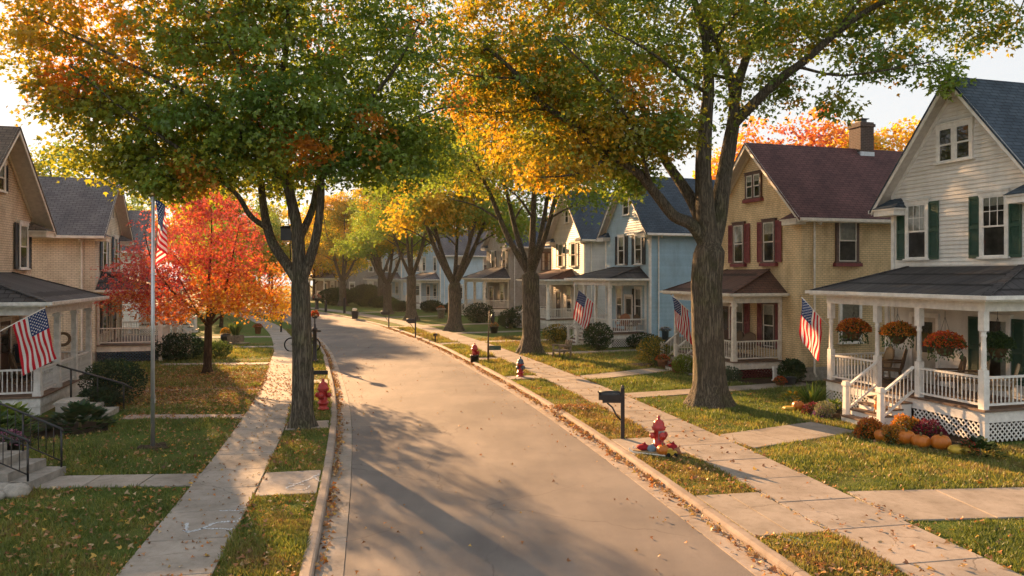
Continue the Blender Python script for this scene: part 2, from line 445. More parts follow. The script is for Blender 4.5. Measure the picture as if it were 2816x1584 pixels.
WALKS = []                                                   # (A, B, half width): kept clear of grass
def walk(A, B, w, length=1.5, gap=.024, seed=1, col=(.315, .28, .245), name='path', z=LZ + .022):
    A = np.array(A, float); B = np.array(B, float); D = B - A; l = np.linalg.norm(D); d = D / l; n = np.array([-d[1], d[0]]) * w / 2
    k = max(1, round(l / length)); q = []
    for i in range(k):
        a = A + d * (l * i / k + gap / 2); b = A + d * (l * (i + 1) / k - gap / 2); q.append([a - n, b - n, b + n, a + n])
    WALKS.append((A, B, w / 2)); return slabs(name, q, z, seed=seed, col=col)
def P2(s, o): return street(np.array([s]), np.array([o]))[0]
s = S0
# right-hand side: aprons to the kerb and walks to the porches
sA = s_at(12.75); walk(P2(sA, 3.585), P2(sA, 4.905), 2.3, seed=11, length=.67, col=(.285, .255, .225)); walk(P2(sA, 6.515), P2(sA - 1.0, 15.5), 1.75, seed=12, length=1.7)
sB = s_at(17.95); walk(P2(sB, 3.585), P2(sB, 4.905), 1.75, seed=13, length=1.4); walk(P2(sB, 6.515), (9.02, 21.15), 1.55, seed=14)
sC = s_at(25.0); walk(P2(sC, 6.515), P2(sC + 1.1, 14.5), 1.0, seed=15); walk(P2(s_at(30.2), 3.585), P2(s_at(30.2), 4.905), .9, seed=16)
sD = s_at(29.4); walk(P2(sD, 6.515), (6.72, 33.9), 1.2, seed=17)
sE = s_at(38.4); walk(P2(sE, 6.515), P2(sE + .4, 15.0), 1.0, seed=18); walk(P2(s_at(37.0), 3.585), P2(s_at(37.0), 4.905), 1.1, seed=19)
sF = s_at(45.8); walk(P2(sF, 6.515), (2.6, 49.0), 1.1, seed=20); walk(P2(s_at(45.2), 3.585), P2(s_at(45.2), 4.905), 1.3, seed=21)
sG = s_at(52.5); walk(P2(sG, 6.515), P2(sG + .6, 14.5), 1.0, seed=22); walk(P2(s_at(52.6), 3.585), P2(s_at(52.6), 4.905), 1.2, seed=23)
sH = s_at(60.5); walk(P2(sH, 6.515), P2(sH + .4, 13.0), 1.1, seed=24); walk(P2(s_at(59.8), 3.585), P2(s_at(59.8), 4.905), 1.3, seed=25)
sI = s_at(72); walk(P2(sI, 6.515), P2(sI + .4, 13.0), 1.1, seed=26); walk(P2(s_at(81), 6.515), P2(s_at(81), 13), 1.2, seed=27)
# left-hand side
walk((-6.5, 15.72), (-9.75, 15.5), .92, seed=31, length=1.15, col=(.34, .305, .27))
walk(P2(s_at(16.3), -3.585), P2(s_at(16.3), -4.765), 1.75, seed=32, length=1.2, col=(.33, .30, .28))
walk((-7.85, 22.7), (-11.6, 22.6), .62, seed=33, length=.9, col=(.41, .325, .285)); walk(P2(s_at(22.3), -3.585), P2(s_at(22.3), -4.765), 1.1, seed=34, length=.6, col=(.35, .30, .26))
walk((-9.2, 28.1), (-15.0, 27.6), .55, seed=35, length=.9, col=(.41, .345, .31)); walk((-11.3, 36.2), (-16.6, 35.7), .8, seed=36)
walk((-13.6, 44.6), (-19.5, 43.9), .9, seed=37); walk((-16.2, 51.8), (-22.5, 50.8), .9, seed=38); walk(P2(s_at(31), -3.585), P2(s_at(31), -4.765), 1.2, seed=39)

# pale chalk drawings on the left-hand sidewalk: thin strokes lying 4 mm over the slabs
def strokes(name, lines, mat, label, z=LZ + .034):
    m = MB()
    for w, pts in lines:
        for i in range(len(pts) - 1):
            a, b = Vector((*pts[i], 0)), Vector((*pts[i + 1], 0)); d = (b - a); l = d.length; k = max(1, int(l / .05)); n = Vector((-d.y, d.x, 0)) / l
            for t in range(k):
                p, q = a + d * (t / k), a + d * ((t + .8) / k); ww = w * random.uniform(.35, .8); j = n * random.uniform(-.02, .02)
                m.poly([(*(p - n * ww / 2 + j).xy, z), (*(q - n * ww / 2 + j).xy, z), (*(q + n * ww / 2 + j).xy, z), (*(p + n * ww / 2 + j).xy, z)])
    return tag(m.build(name, mat), label, 'chalk drawing')
M_CHALK = plain('pale chalk', (.56, .59, .63), .95, .25, 40, .1); M_CHALK2 = plain('green chalk', (.22, .40, .34), .95, .3, 30, .1)

def tar(label, pts, w, seed):
    rr = random.Random(seed); m = MB(); P = _catmull(pts, 10); q = []
    for i, p in enumerate(P):
        d = P[min(i + 1, len(P) - 1)] - P[max(i - 1, 0)]; d = d / np.linalg.norm(d); n = np.array([-d[1], d[0]]); ww = w * rr.uniform(.45, 1.0); j = rr.uniform(-.03, .03); q.append((p + n * (ww / 2 + j), p - n * (ww / 2 - j)))
    for (a, b), (c, d) in zip(q[:-1], q[1:]): m.poly([(*a, .046), (*b, .046), (*d, .046), (*c, .046)])
    return tag(m.build('road_seam', M_TAR), kind='structure')
M_TAR = plain('tar seam', (.060, .054, .050), .6, .3, 20, .4)
tar('', [tuple(street(np.array([s_at(y)]), np.array([o]))[0]) for y, o in ((35.5, -2.9), (35.9, -1.2), (35.4, .6), (36.0, 2.9))], .05, 2)
tar('', [tuple(street(np.array([s_at(y)]), np.array([o]))[0]) for y, o in ((41.5, -2.6), (41.8, -.8), (41.3, 1.0), (41.7, 2.2))], .04, 3)

# ------------------------------------------------------------------ houses
W_TRIM = plain('white painted trim', (.78, .75, .70), .5, .16, 5)
W_CREAM = plain('cream painted trim', (.70, .64, .55), .5, .2, 5)
W_GREY = plain('weathered grey white trim', (.60, .58, .55), .55, .25, 6)
M_SOFFIT = plain('soffit boards', (.56, .52, .47), .6, .15, 8)
M_DECK = plain('worn porch boards', (.20, .125, .085), .6, .45, 9, c2=(.095, .062, .045))
M_STONE = plain('foundation stone', (.34, .31, .27), .85, .3, 7, bmp=.5)
M_BLACK = plain('black painted metal', (.016, .016, .018), .38, .3, 9, .5)
M_ROOMSHADE = plain('painted room dimness', (.12, .108, .095), .9, .5, 3)  # darkness of the rooms, painted on flat sheets behind the panes
M_CURTAIN = plain('pale curtain', (.72, .69, .62), .9, .25, 9)
M_GLASS = glassmat()
M_BRASS = plain('old brass', (.35, .24, .09), .35, .3, 12, .5, 1)
KEEP = []                                             # footprints kept clear of grass: (cx, cy, phi, x0, x1, y0, y1)

def lap_rect(m, y0, y1, z0, z1, x=0, e=.125, lip=.034, top=None):
    """clapboard courses on the plane x, facing +x; top(z) clips the half width in a gable"""
    z = z0
    while z < z1 - .01:
        zt = min(z + e, z1)
        a0, a1 = (y0, y1) if top is None else (max(y0, top(z)[0]), min(y1, top(z)[1]))
        b0, b1 = (y0, y1) if top is None else (max(y0, top(zt)[0]), min(y1, top(zt)[1]))
        if a1 - a0 > .02:
            if b1 < b0: b0 = b1 = (b0 + b1) / 2
            m.poly([(x + lip, a0, z), (x + lip, a1, z), (x + .004, b1, zt), (x + .004, b0, zt)])
            m.poly([(x, a0, z), (x, a1, z), (x + lip, a1, z), (x + lip, a0, z)])
        z = zt
def side_M(kind, w, y=0, x=0):
    """maps (across, out, up) of a wall opening to the house frame as MB's (x=out, y=across, z=up)"""
    if kind == 'front': return Matrix.Identity(4)
    s = 1 if kind == '+y' else -1
    M = Matrix(((0, -s, 0, 0), (s, 0, 0, s * w / 2), (0, 0, 1, 0), (0, 0, 0, 1)))
    return M
def window(root, M, y, z0, z1, w, trim, mun=0, double=False, curtain=.5, sill=None, head=None, casing=.09, fmat=None):
    """sash window as a part: casing, sashes, glazing bars; pane and curtain are sub-parts. M: frame of the wall"""
    M = M @ Matrix.Translation((.02, 0, 0)); m = MB(M); c = casing; y0, y1 = y - w / 2, y + w / 2
    m.cur = 0
    m.box(-.02, .075, y0 - c, y0, z0, z1); m.box(-.02, .075, y1, y1 + c, z0, z1)
    m.box(-.02, .082, y0 - c - .02, y1 + c + .02, z1, z1 + c + .03)
    m.box(-.02, .11, y0 - c - .04, y1 + c + .04, z1 + c + .03, z1 + c + .06)
    m.box(-.02, .12, y0 - c - .05, y1 + c + .05, z0 - .06, z0)
    if sill: m.cur = 1; m.box(-.02, .15, y0 - c - .1, y1 + c + .1, z0 - .2, z0 - .063); m.cur = 0
    bays = [(y0, y1)] if not double else [(y0, y - .06), (y + .06, y1)]
    if double: m.box(-.02, .075, y - .06, y + .06, z0, z1)
    m.cur = 2
    panes = MB(M); cur = MB(M)
    for b0, b1 in bays:
        zm = (z0 + z1) / 2; f = .045
        for za, zb, dx in ((z0, zm + .02, .040), (zm - .02, z1, .052)):
            m.box(dx, dx + .018, b0, b0 + f, za, zb); m.box(dx, dx + .018, b1 - f, b1, za, zb)
            m.box(dx, dx + .018, b0 + f, b1 - f, za, za + f); m.box(dx, dx + .018, b0 + f, b1 - f, zb - f, zb)
            panes.poly([(dx + .008, b0 + f, za + f), (dx + .008, b1 - f, za + f), (dx + .008, b1 - f, zb - f), (dx + .008, b0 + f, zb - f)])
        if mun:
            for k in range(1, mun): yy = b0 + (b1 - b0) * k / mun; m.box(.053, .067, yy - .011, yy + .011, zm + .03, z1 - .045)
            zz = (zm + z1) / 2; m.box(.0535, .0665, b0 + .045, b1 - .045, zz - .011, zz + .011)
        cur.cur = 0; cur.poly([(.024, b0, z0), (.024, b1, z0), (.024, b1, z1), (.024, b0, z1)])  # dark backing sheet on the wall in place of an unlit room
        if curtain:
            cur.cur = 1; n = 14; zc = z1 - (z1 - z0) * curtain
            for k in range(n):
                ya, yb = b0 + (b1 - b0) * k / n, b0 + (b1 - b0) * (k + 1) / n; xa, xb = (.030, .036) if k % 2 else (.036, .030)
                if curtain >= .95 and .3 < (k + .5) / n < .7: continue
                cur.poly([(xa, ya, zc), (xb, yb, zc), (xb, yb, z1), (xa, ya, z1)])
    o = m.build('window', [trim, sill or trim, fmat or trim], root)
    panes.build('pane', M_GLASS, o); cur.build('curtain', [M_ROOMSHADE, M_CURTAIN], o); return o
def shutter(root, M, y, z0, z1, w, mat):
    m = MB(M @ Matrix.Translation((.018, 0, 0))); f = .05
    m.box(.02, .06, y - w / 2, y - w / 2 + f, z0, z1); m.box(.02, .06, y + w / 2 - f, y + w / 2, z0, z1)
    zm = (z0 + z1) / 2
    for a, b in ((z0, z0 + .09), (zm - .05, zm + .05), (z1 - .08, z1)): m.box(.0205, .0595, y - w / 2 + f, y + w / 2 - f, a, b)
    z = z0 + .10
    while z < z1 - .1:
        if abs(z - zm) > .07:
            m.poly([(.054, y - w / 2 + f, z), (.054, y + w / 2 - f, z), (.028, y + w / 2 - f, z + .05), (.028, y - w / 2 + f, z + .05)])
        z += .048
    m.poly([(.024, y - w / 2 + f, z0), (.024, y + w / 2 - f, z0), (.024, y + w / 2 - f, z1), (.024, y - w / 2 + f, z1)])
    return m.build('shutter', mat, root)
def win_sh(root, y, z0, z1, w, trim, smat, sw=.38, **k):
    o = window(root, side_M('front', 0), y, z0, z1, w, trim, **k)
    for s in (-1, 1): shutter(root, side_M('front', 0), y + s * (w / 2 + .1 + sw / 2), z0 - .03, z1 + .05, sw, smat)
    return o

def house(name, label, ctr, phi, w, d, eave, ridge, wmat, roof, trim, near, lap=True, found=.55, wmat2=None, chimney=None, group=None, over=.45, spout=True, returns=True, foundm=None, e=.125, lip=.034):
    root = thing(name, label, 'house', (ctr[0], ctr[1], LZ), phi, group)
    KEEP.append((ctr[0], ctr[1], phi, -d - .3, .45, -w / 2 - .4, w / 2 + .4))
    hw = w / 2; sl = (ridge - eave) / hw
    gab = lambda z: ((-hw, hw) if z <= eave else (-(ridge - z) / sl, (ridge - z) / sl))
    # wall
    m = MB()
    for x in (0, -d):
        p = [(x, -hw, found), (x, hw, found), (x, hw, eave), (x, 0, ridge), (x, -hw, eave)]
        m.poly(p if x == 0 else p[::-1])
    m.cur = 1 if wmat2 else 0
    m.poly([(0, hw, found), (-d, hw, found), (-d, hw, eave), (0, hw, eave)]); m.poly([(-d, -hw, found), (0, -hw, found), (0, -hw, eave), (-d, -hw, eave)])
    m.cur = 0
    if lap:
        lap_rect(m, -hw + .09, hw - .09, found, ridge - .05, top=lambda z: ((-hw + .09, hw - .09) if z <= eave else gab(z)), e=e, lip=lip)
        m.M = side_M('+y' if near > 0 else '-y', w); m.cur = 1 if wmat2 else 0
        if near > 0: lap_rect(m, .09, d - .05, found, eave, e=e, lip=lip)
        else: lap_rect(m, -d + .05, -.09, found, eave, e=e, lip=lip)
        m.M = None; m.cur = 0
    m.build('wall', [wmat, wmat2 or wmat], root)
    b = MB(); b.box(-d + .02, -.02, -hw + .02, hw - .02, -.1, found); b.build('foundation', foundm or M_STONE, root)
    # corner boards
    t = MB()
    if lap:
        for s in (-1, 1): t.box(-.085, .045, s * (hw - .085), s * (hw + .045), found, eave - .02)
    # rake boards, frieze, fascia, soffit, gutters
    ov = over; yo = hw + ov; ze = eave - ov * sl; t0 = .0
    for s in (-1, 1):
        for dz, x0, x1 in ((.0, over + .0, over + .035),):
            a = Vector((x0 + .02, s * yo, ze + .02)); c = Vector((x0 + .02, 0, ridge + .02))
            t.hexa([(x0, s * yo, ze - .14), (x1, s * yo, ze - .14), (x1, s * yo, ze + .07), (x0, s * yo, ze + .07)][::s],
                   [(x0, 0, ridge - .17), (x1, 0, ridge - .17), (x1, 0, ridge + .07), (x0, 0, ridge + .07)][::s])
        # frieze board up the gable
        t.hexa([(.02, s * hw, eave - .16), (.05, s * hw, eave - .16), (.05, s * hw, eave + .0), (.02, s * hw, eave + .0)][::s],
               [(.02, 0, ridge - .20), (.05, 0, ridge - .20), (.05, 0, ridge - .02), (.02, 0, ridge - .02)][::s])
        # eave fascia and gutter
        t.box(-d - .2, over, s * yo, s * (yo + .03), ze - .12, ze + .05)
        t.box(-d - .2, over + .02, s * (yo + .032), s * (yo + .15), ze - .08, ze + .03)
        if lap or True: t.box(-d, -.1, s * hw, s * (hw + .028), eave - .32, eave - .1)
    t.build('trim', trim, root)
    sf = MB()
    for s in (-1, 1):
        q = [(over, s * yo, ze - .02), (over, 0, ridge - .02), (.0, 0, ridge - .02), (.0, s * yo, ze - .02)]; sf.poly(q[::s])
        q = [(.0, s * yo, ze - .021), (.0, s * (hw - .02), eave), (-d, s * (hw - .02), eave), (-d, s * yo, ze - .021)]; sf.poly(q[::s])
    sf.build('soffit', M_SOFFIT, root)
    r = MB(); th = .07
    for s in (-1, 1):
        y2 = s * (yo + .06); z2 = ze - .06 * sl
        A = [(over + .06, y2, z2), (over + .06, 0, ridge), (-d - .25, 0, ridge), (-d - .25, y2, z2)]
        B = [(x, y, z + th) for x, y, z in A]
        r.hexa(A[::s], B[::s]) if s > 0 else r.hexa(A[::-1], B[::-1])
    ro = r.build('roof', roof, root)
    if returns:
        for s in (-1, 1):
            m = MB(); m.cur = 0; L = .95
            m.box(.028, over + .06, s * (hw + .3), s * (hw + .36 - L), ze - .20, ze - .02)
            m.box(.028, over + .10, s * (hw + .34), s * (hw + .32 - L - .04), ze - .02, ze + .03)
            m.cur = 1; a, b2 = s * (hw + .32), s * (hw + .32 - L - .05)
            x1 = over + .12; z0 = ze + .032
            P = [(.03, a, z0), (x1, a, z0), (x1, b2, z0), (.03, b2, z0)]; T1 = (.03, a - s * .25, z0 + .34); T2 = (.03, b2 + s * .3, z0 + .34)
            for q in ([P[1], P[2], T2, T1], [P[2], P[3], T2], [P[0], P[1], T1]): m.poly(q)
            m.build('cornice_return', [trim, roof], root)
    if chimney:
        cx, ct, cw = chimney; m = MB(); m.box(cx - cw / 2, cx + cw / 2, -cw / 2, cw / 2, ridge - cw * sl * .5 - .2, ct)
        m.box(cx - cw / 2 - .05, cx + cw / 2 + .05, -cw / 2 - .05, cw / 2 + .05, ct - .22, ct - .08)
        m.cur = 1; m.box(cx - .16, cx + .16, -.16, .16, ct, ct + .16); m.box(cx - .24, cx + .24, -.24, .24, ct + .165, ct + .2)
        m.cur = 2; m.box(cx - cw / 2 - .02, cx + cw / 2 + .02, -cw / 2 - .02, cw / 2 + .02, ridge - cw * sl * .5 - .05, ridge - cw * sl * .5 + .24)
        m.build('chimney', [M_CHIM, M_BLACK, M_TIN], root)
    if spout:
        y = near * (hw + .07); m = MB()
        m.tube([(-.55, near * (hw + ov + .06), ze - .06), (-.55, near * (hw + ov), ze - .2), (-.55, y + near * .02, eave - .42), (-.55, y, eave - .6), (-.55, y, .35), (-.55, y + near * .12, .18)], .042, 8)
        m.build('downspout', trim, root)
    return root

def lattice(m, M, y0, y1, z0, z1, sp=.15, w=.035):
    """crossed strips clipped to a rectangle"""
    m.M = M; H = z1 - z0; L = y1 - y0
    for dirn in (1, -1):
        k = -H
        while k < L + H:
            a, b = (k, k + H) if dirn > 0 else (k + H, k)         # y at bottom, y at top
            pts = []
            ya, yb = a, b
            za, zb = z0, z1
            def clip(yv): return za + (zb - za) * (yv - ya) / (yb - ya)
            lo, hi = min(ya, yb), max(ya, yb)
            if hi > 0 and lo < L:
                p = (ya, za); q = (yb, zb)
                if p[0] < 0: p = (0, clip(0))
                if p[0] > L: p = (L, clip(L))
                if q[0] < 0: q = (0, clip(0))
                if q[0] > L: q = (L, clip(L))
                if abs(p[1] - q[1]) > .03:
                    x = .008 if dirn > 0 else .022
                    m.beam((x, y0 + p[0], p[1]), (x, y0 + q[0], q[1]), .012, w, up=(0, -(q[1] - p[1]), q[0] - p[0]))
            k += sp
    m.M = None
def railing(root, A, B, z0, z1, mat, sp=.125, split=True, slope=None, r=.017):
    """rail between two points; top and bottom rails are the part, each baluster a sub-part"""
    A = Vector(A); B = Vector(B); m = MB(); za, zb = (0, 0) if slope is None else slope
    a0, b0 = Vector((A.x, A.y, z0 + za)), Vector((B.x, B.y, z0 + zb)); a1, b1 = Vector((A.x, A.y, z1 + za)), Vector((B.x, B.y, z1 + zb))
    m.beam(a1, b1, .085, .055); m.beam(a0, b0, .06, .055)
    L = (Vector((B.x, B.y)) - Vector((A.x, A.y))).length; n = max(2, int(L / sp))
    if not split:
        for i in range(n):
            t = (i + .5) / n; p = a0.lerp(b0, t); q = a1.lerp(b1, t); m.beam(p, q, .03, .03)
        return m.build('railing', mat, root)
    o = m.build('railing', mat, root); b = None
    h = z1 - z0 - .055
    for i in range(n):
        t = (i + .5) / n; p = a0.lerp(b0, t)
        if b is None:
            bm = MB(); bm.lathe([(.019, 0), (.019, h * .12), (.012, h * .16), (.019, h * .3), (.0145, h * .62), (.011, h * .84), (.019, h * .88), (.019, h)], 8)
            b = bm.build('baluster', mat, o); c = b
        else: c = b.copy(); COL.objects.link(c); c.parent = o
        c.location = (p.x, p.y, p.z + .025)
    return o
def post(root, x, y, z0, z1, mat, style='square', w=.14, name='porch_post'):
    m = MB()
    if style == 'turned':
        a = w / 2; h = z1 - z0
        m.box(x - a, x + a, y - a, y + a, z0, z0 + h * .40); m.box(x - a, x + a, y - a, y + a, z1 - h * .2, z1)
        r = a * .92; zz = z0 + h * .40; hh = h * .40
        m.lathe([(r * .9, 0), (r * 1.0, hh * .04), (r * .75, hh * .07), (r * .95, hh * .11), (r * .8, hh * .15), (r * .86, hh * .25), (r * .78, hh * .7), (r * .7, hh * .82), (r * .95, hh * .86), (r * .95, hh * .9), (r * .72, hh * .93), (r * .9, hh)], 14, (x, y, zz))
    else:
        a = w / 2; m.hexa([(x - a, y - a, z0 + .12), (x + a, y - a, z0 + .12), (x + a, y + a, z0 + .12), (x - a, y + a, z0 + .12)], [(x - a * .82, y - a * .82, z1 - .14), (x + a * .82, y - a * .82, z1 - .14), (x + a * .82, y + a * .82, z1 - .14), (x - a * .82, y + a * .82, z1 - .14)])
        c = a * 1.25; m.box(x - c, x + c, y - c, y + c, z0, z0 + .12); m.box(x - c, x + c, y - c, y + c, z1 - .14, z1 - .06); m.box(x - a, x + a, y - a, y + a, z1 - .06, z1)
    return m.build(name, mat, root)
def porch(root, pd, y0, y1, deck, eave, top, roof, trim, posts, steps=None, style='square', lat=None, latsides=(1, 0, 0), near=1, split=True, pw=.15, ctr=None, phi=0, ov=.36, inset=1.3, fascia=None, sidegap=None, solid=False, fs=.12):
    """porch parts of a house: deck, skirt, posts, railings, beam, roof, steps. steps: (ya, yb, n, out)"""
    if ctr: KEEP.append((ctr[0], ctr[1], phi, 0, pd + .55, y0 - .3, y1 + .3))
    fm = fascia or trim
    m = MB(); m.box(.005, pd + .06, y0 - .06, y1 + .06, deck - .05, deck)
    x = .02
    m.build('porch_deck', M_DECK, root)
    m = MB(); m.box(pd - .03, pd, y0, y1, deck - .33, deck - .053); m.box(.0, pd - .033, y0, y0 + .03, deck - .33, deck - .053); m.box(.0, pd - .033, y1 - .03, y1, deck - .33, deck - .053)
    for (px, py) in ((pd - .08, y0 + .08), (pd - .08, y1 - .08)): m.box(px - .075, px + .075, py - .075, py + .075, -.1, deck - .335)
    m.build('porch_skirt_board', fm, root)
    # lattice under the deck
    lm = MB(); zl, zh = .04, deck - .34
    if solid:
        lm.box(pd - .09, pd - .05, y0 + .15, y1 - .15, -.1, zh); lm.build('porch_skirt_panel', lat or trim, root); lm = MB(); sY = y1 if near > 0 else y0
        lm.box(.02, pd - .15, sY - near * .06, sY - near * .02, -.1, zh)
    elif zh - zl > .12:
        segs = [(y0 + .15, y1 - .15)]
        if steps: segs = [(y0 + .15, min(steps[0], steps[1]) - .02), (max(steps[0], steps[1]) + .02, y1 - .15)]
        for a, b in segs:
            if b - a > .2:
                lattice(lm, Matrix.Translation((pd - .04, 0, 0)), a, b, zl, zh); lm.build('lattice_skirt', lat or trim, root); lm = MB()
        s = near
        M = Matrix(((0, -s, 0, 0), (s, 0, 0, (y1 if s > 0 else y0) - s * .04), (0, 0, 1, 0), (0, 0, 0, 1)))
        if s > 0: lattice(lm, M, -(pd - .16), -.03, zl, zh)
        else: lattice(lm, M, .03, pd - .16, zl, zh)
    if lm.v: lm.build('porch_skirt_panel' if solid else 'lattice_skirt', lat or trim, root)
    bm = MB(); bm.box(.02, pd - .14, y0 + .12, y1 - .12, -.1, .03); bm.build('crawl_space_floor', M_DIRT, root)
    # posts and beam
    bz = eave - .28
    for y in posts: post(root, pd - .1, y, deck, bz, trim, style, pw)
    for s, y in ((-1, y0 + .1), (1, y1 - .1)):
        m = MB(); m.box(.02, .11, y - .07, y + .07, deck, bz); m.build('wall_post', trim, root)
    m = MB(); m.box(pd - .19, pd - .01, y0 + .01, y1 - .01, bz, eave - .02)
    for y in (y0 + .01, y1 - .19): m.box(.02, pd - .193, y, y + .18, bz, eave - .02)
    m.build('porch_beam', fm, root)
    m = MB(); m.box(.02, pd - .2, y0 + .2, y1 - .2, eave - .06, eave - .03); m.build('porch_ceiling', W_CREAM, root)
    # hip roof
    X = pd + ov; a, b = y0 - ov, y1 + ov; r = MB(); z = eave + fs
    A, B, C, D = (X, a, z), (X, b, z), (.02, b, z), (.02, a, z); E, Fp = (.03, a + inset, top), (.03, b - inset, top)
    r.poly([A, B, Fp, E]); r.poly([B, C, Fp]); r.poly([D, A, E]); r.poly([D, C, B, A])
    for p, q in ((A, E), (B, Fp)):
        p2 = Vector(p) + Vector((0, 0, .012)); q2 = Vector(q) + Vector((0, 0, .012)); r.beam(p2, q2, .22, .03)
    r.build('porch_roof', roof, root)
    m = MB(); e0 = eave - .02
    m.box(X - .04, X, a, b, e0, z - .006); m.box(.02, X - .043, a, a + .04, e0, z - .006); m.box(.02, X - .043, b - .04, b, e0, z - .006)
    m.box(X + .002, X + .10, a - .02, b + .02, z - .09, z + .01)
    for y in (a - .102, b + .002): m.box(.02, X + .10, y, y + .10, z - .09, z + .01)
    m.build('porch_eave', trim, root)
    m = MB(); m.poly([(X - .04, a + .04, e0 + .02), (X - .04, b - .04, e0 + .02), (.02, b - .04, e0 + .02), (.02, a + .04, e0 + .02)]); m.build('porch_soffit', M_SOFFIT, root)
    # railings
    ys = sorted(posts); zr0, zr1 = deck + .11, deck + .80
    for i in range(len(ys) - 1):
        if steps and min(steps[0], steps[1]) < (ys[i] + ys[i + 1]) / 2 < max(steps[0], steps[1]): continue
        railing(root, (pd - .1, ys[i] + pw / 2, 0), (pd - .1, ys[i + 1] - pw / 2, 0), zr0, zr1, trim, split=split)
    for s, y in ((-1, y0 + .1), (1, y1 - .1)):
        if sidegap == s: continue
        railing(root, (.12, y, 0), (pd - .1 - pw / 2, y, 0), zr0, zr1, trim, split=split)
    if steps:
        ya, yb, n, run = steps[:4]; a, b = min(ya, yb), max(ya, yb); rise = deck / n
        for k in range(n - 1):
            zt = deck - rise * (k + 1); x0 = pd + .06 + run * k
            m = MB(); m.cur = 1; m.box(x0 - .06 if k else pd + .005, x0 + run + .03, a, b, zt - .045, zt); m.cur = 0
            m.box(x0 + run - .025, x0 + run, a + .02, b - .02, zt - rise + (.0 if k < n - 2 else -.02), zt - .047)
            for y in (a + .02, b - .06): m.box(x0 - .03, x0 + run - .026, y, y + .04, -.02, zt - .047)
            m.build('porch_step', [fm, M_DECK], root)
        xe = pd + .06 + run * (n - 2) + .12
        for y in (a - .02, b + .02):
            post(root, xe, y, -.02, rise + .98, trim, 'square', .15, 'newel_post')
            railing(root, (pd - .0, y, 0), (xe - .08, y, 0), .16, .82, trim, split=split, slope=(deck, rise * 1.1))
        if ctr: KEEP.append((ctr[0], ctr[1], phi, pd, xe + .3, a - .2, b + .2))
def door(root, y, z0, mat, trim, w=.92, h=2.05):
    T = Matrix.Translation((.02, 0, 0)); m = MB(T); c = .1; m.cur = 1
    m.box(.0, .07, y - w / 2 - c, y - w / 2, z0, z0 + h); m.box(.0, .07, y + w / 2, y + w / 2 + c, z0, z0 + h); m.box(.0, .08, y - w / 2 - c, y + w / 2 + c, z0 + h, z0 + h + .14)
    m.cur = 0; f = .13; x0, x1 = .022, .05
    m.box(x0, x1, y - w / 2, y - w / 2 + f, z0, z0 + h); m.box(x0, x1, y + w / 2 - f, y + w / 2, z0, z0 + h)
    for a, b in ((z0, z0 + .22), (z0 + .8, z0 + .95), (z0 + h - .14, z0 + h)): m.box(x0, x1 - .001, y - w / 2 + f, y + w / 2 - f, a, b)
    m.box(x0, .034, y - w / 2 + f, y + w / 2 - f, z0 + .22, z0 + .8)
    o = m.build('door', [mat, trim], root)
    p = MB(T); p.poly([(.036, y - w / 2 + f, z0 + .95), (.036, y + w / 2 - f, z0 + .95), (.036, y + w / 2 - f, z0 + h - .14), (.036, y - w / 2 + f, z0 + h - .14)]); p.build('pane', M_GLASS, o)
    p = MB(T); p.poly([(.025, y - w / 2 + f, z0 + .95), (.025, y + w / 2 - f, z0 + .95), (.025, y + w / 2 - f, z0 + h - .14), (.025, y - w / 2 + f, z0 + h - .14)]); p.build('curtain', M_ROOMSHADE, o)  # no cloth here: only the dark sheet painted as room dimness
    k = MB(T); k.lathe([(.001, -.03), (.026, -.02), (.03, 0), (.02, .02), (.001, .025)], 10, (.075, y + w / 2 - .07, z0 + 1.02)); k.build('handle', M_BRASS, o)

M_CHIM = bricks('sooty chimney brick', (.10, .062, .05), (.075, .05, .043), (.17, .145, .13), .21, .075)
M_TIN = plain('chimney flashing', (.42, .44, .47), .4, .2, 8, .5, .6)
S_WHITE = siding('white clapboard', (.84, .80, .74))
S_BLUE = siding('pale blue clapboard', (.34, .52, .64))
S_BLUE2 = siding('soft blue clapboard', (.44, .58, .66))
S_CREAM = siding('cream clapboard', (.66, .58, .46)); S_CREAM2 = siding('faded grey clapboard', (.56, .55, .53))
S_SKY = siding('light blue clapboard', (.50, .64, .74))
B_YEL = bricks('yellow painted brick', (.84, .64, .37), (.77, .58, .335), (.48, .365, .215))
B_TAN = bricks('tan painted brick', (.74, .60, .43), (.67, .54, .39), (.40, .32, .235))
B_CRM = bricks('cream painted brick', (.80, .72, .57), (.74, .66, .53), (.44, .39, .30))
B_GRY = bricks('grey brick', (.33, .315, .29), (.27, .255, .24), (.30, .28, .26), .22, .08)
B_TGR = bricks('tan grey brick', (.48, .42, .34), (.42, .37, .30), (.30, .27, .22))
R_SLATE = shingles('blue grey shingles', (0.068, 0.097, 0.132), (0.046, 0.070, 0.100), (0.019, 0.027, 0.041))
R_DARK = shingles('charcoal shingles', (0.078, 0.076, 0.078), (0.057, 0.054, 0.058), (0.024, 0.023, 0.024))
R_MAR = shingles('maroon shingles', (0.133, 0.064, 0.064), (0.095, 0.048, 0.050), (0.039, 0.021, 0.022))
R_BRN = shingles('brown shingles', (0.137, 0.072, 0.052), (0.101, 0.056, 0.043), (0.042, 0.025, 0.019))
R_GRY = shingles('grey shingles', (0.156, 0.156, 0.169), (0.119, 0.120, 0.133), (0.056, 0.056, 0.062))
R_TAUPE = shingles('taupe shingles', (0.169, 0.137, 0.111), (0.130, 0.107, 0.088), (0.065, 0.052, 0.044))
C_GREEN = plain('dark green shutter paint', (.030, .078, .052), .5, .2, 9)
C_CHAR = plain('charcoal shutter paint', (.030, .034, .036), .5, .25, 9)
C_BURG = plain('burgundy shutter paint', (0.210, 0.048, 0.048), .5, .25, 9)
C_NAVY = plain('dusty navy shutter paint', (0.056, 0.087, 0.119), .5, .25, 9)
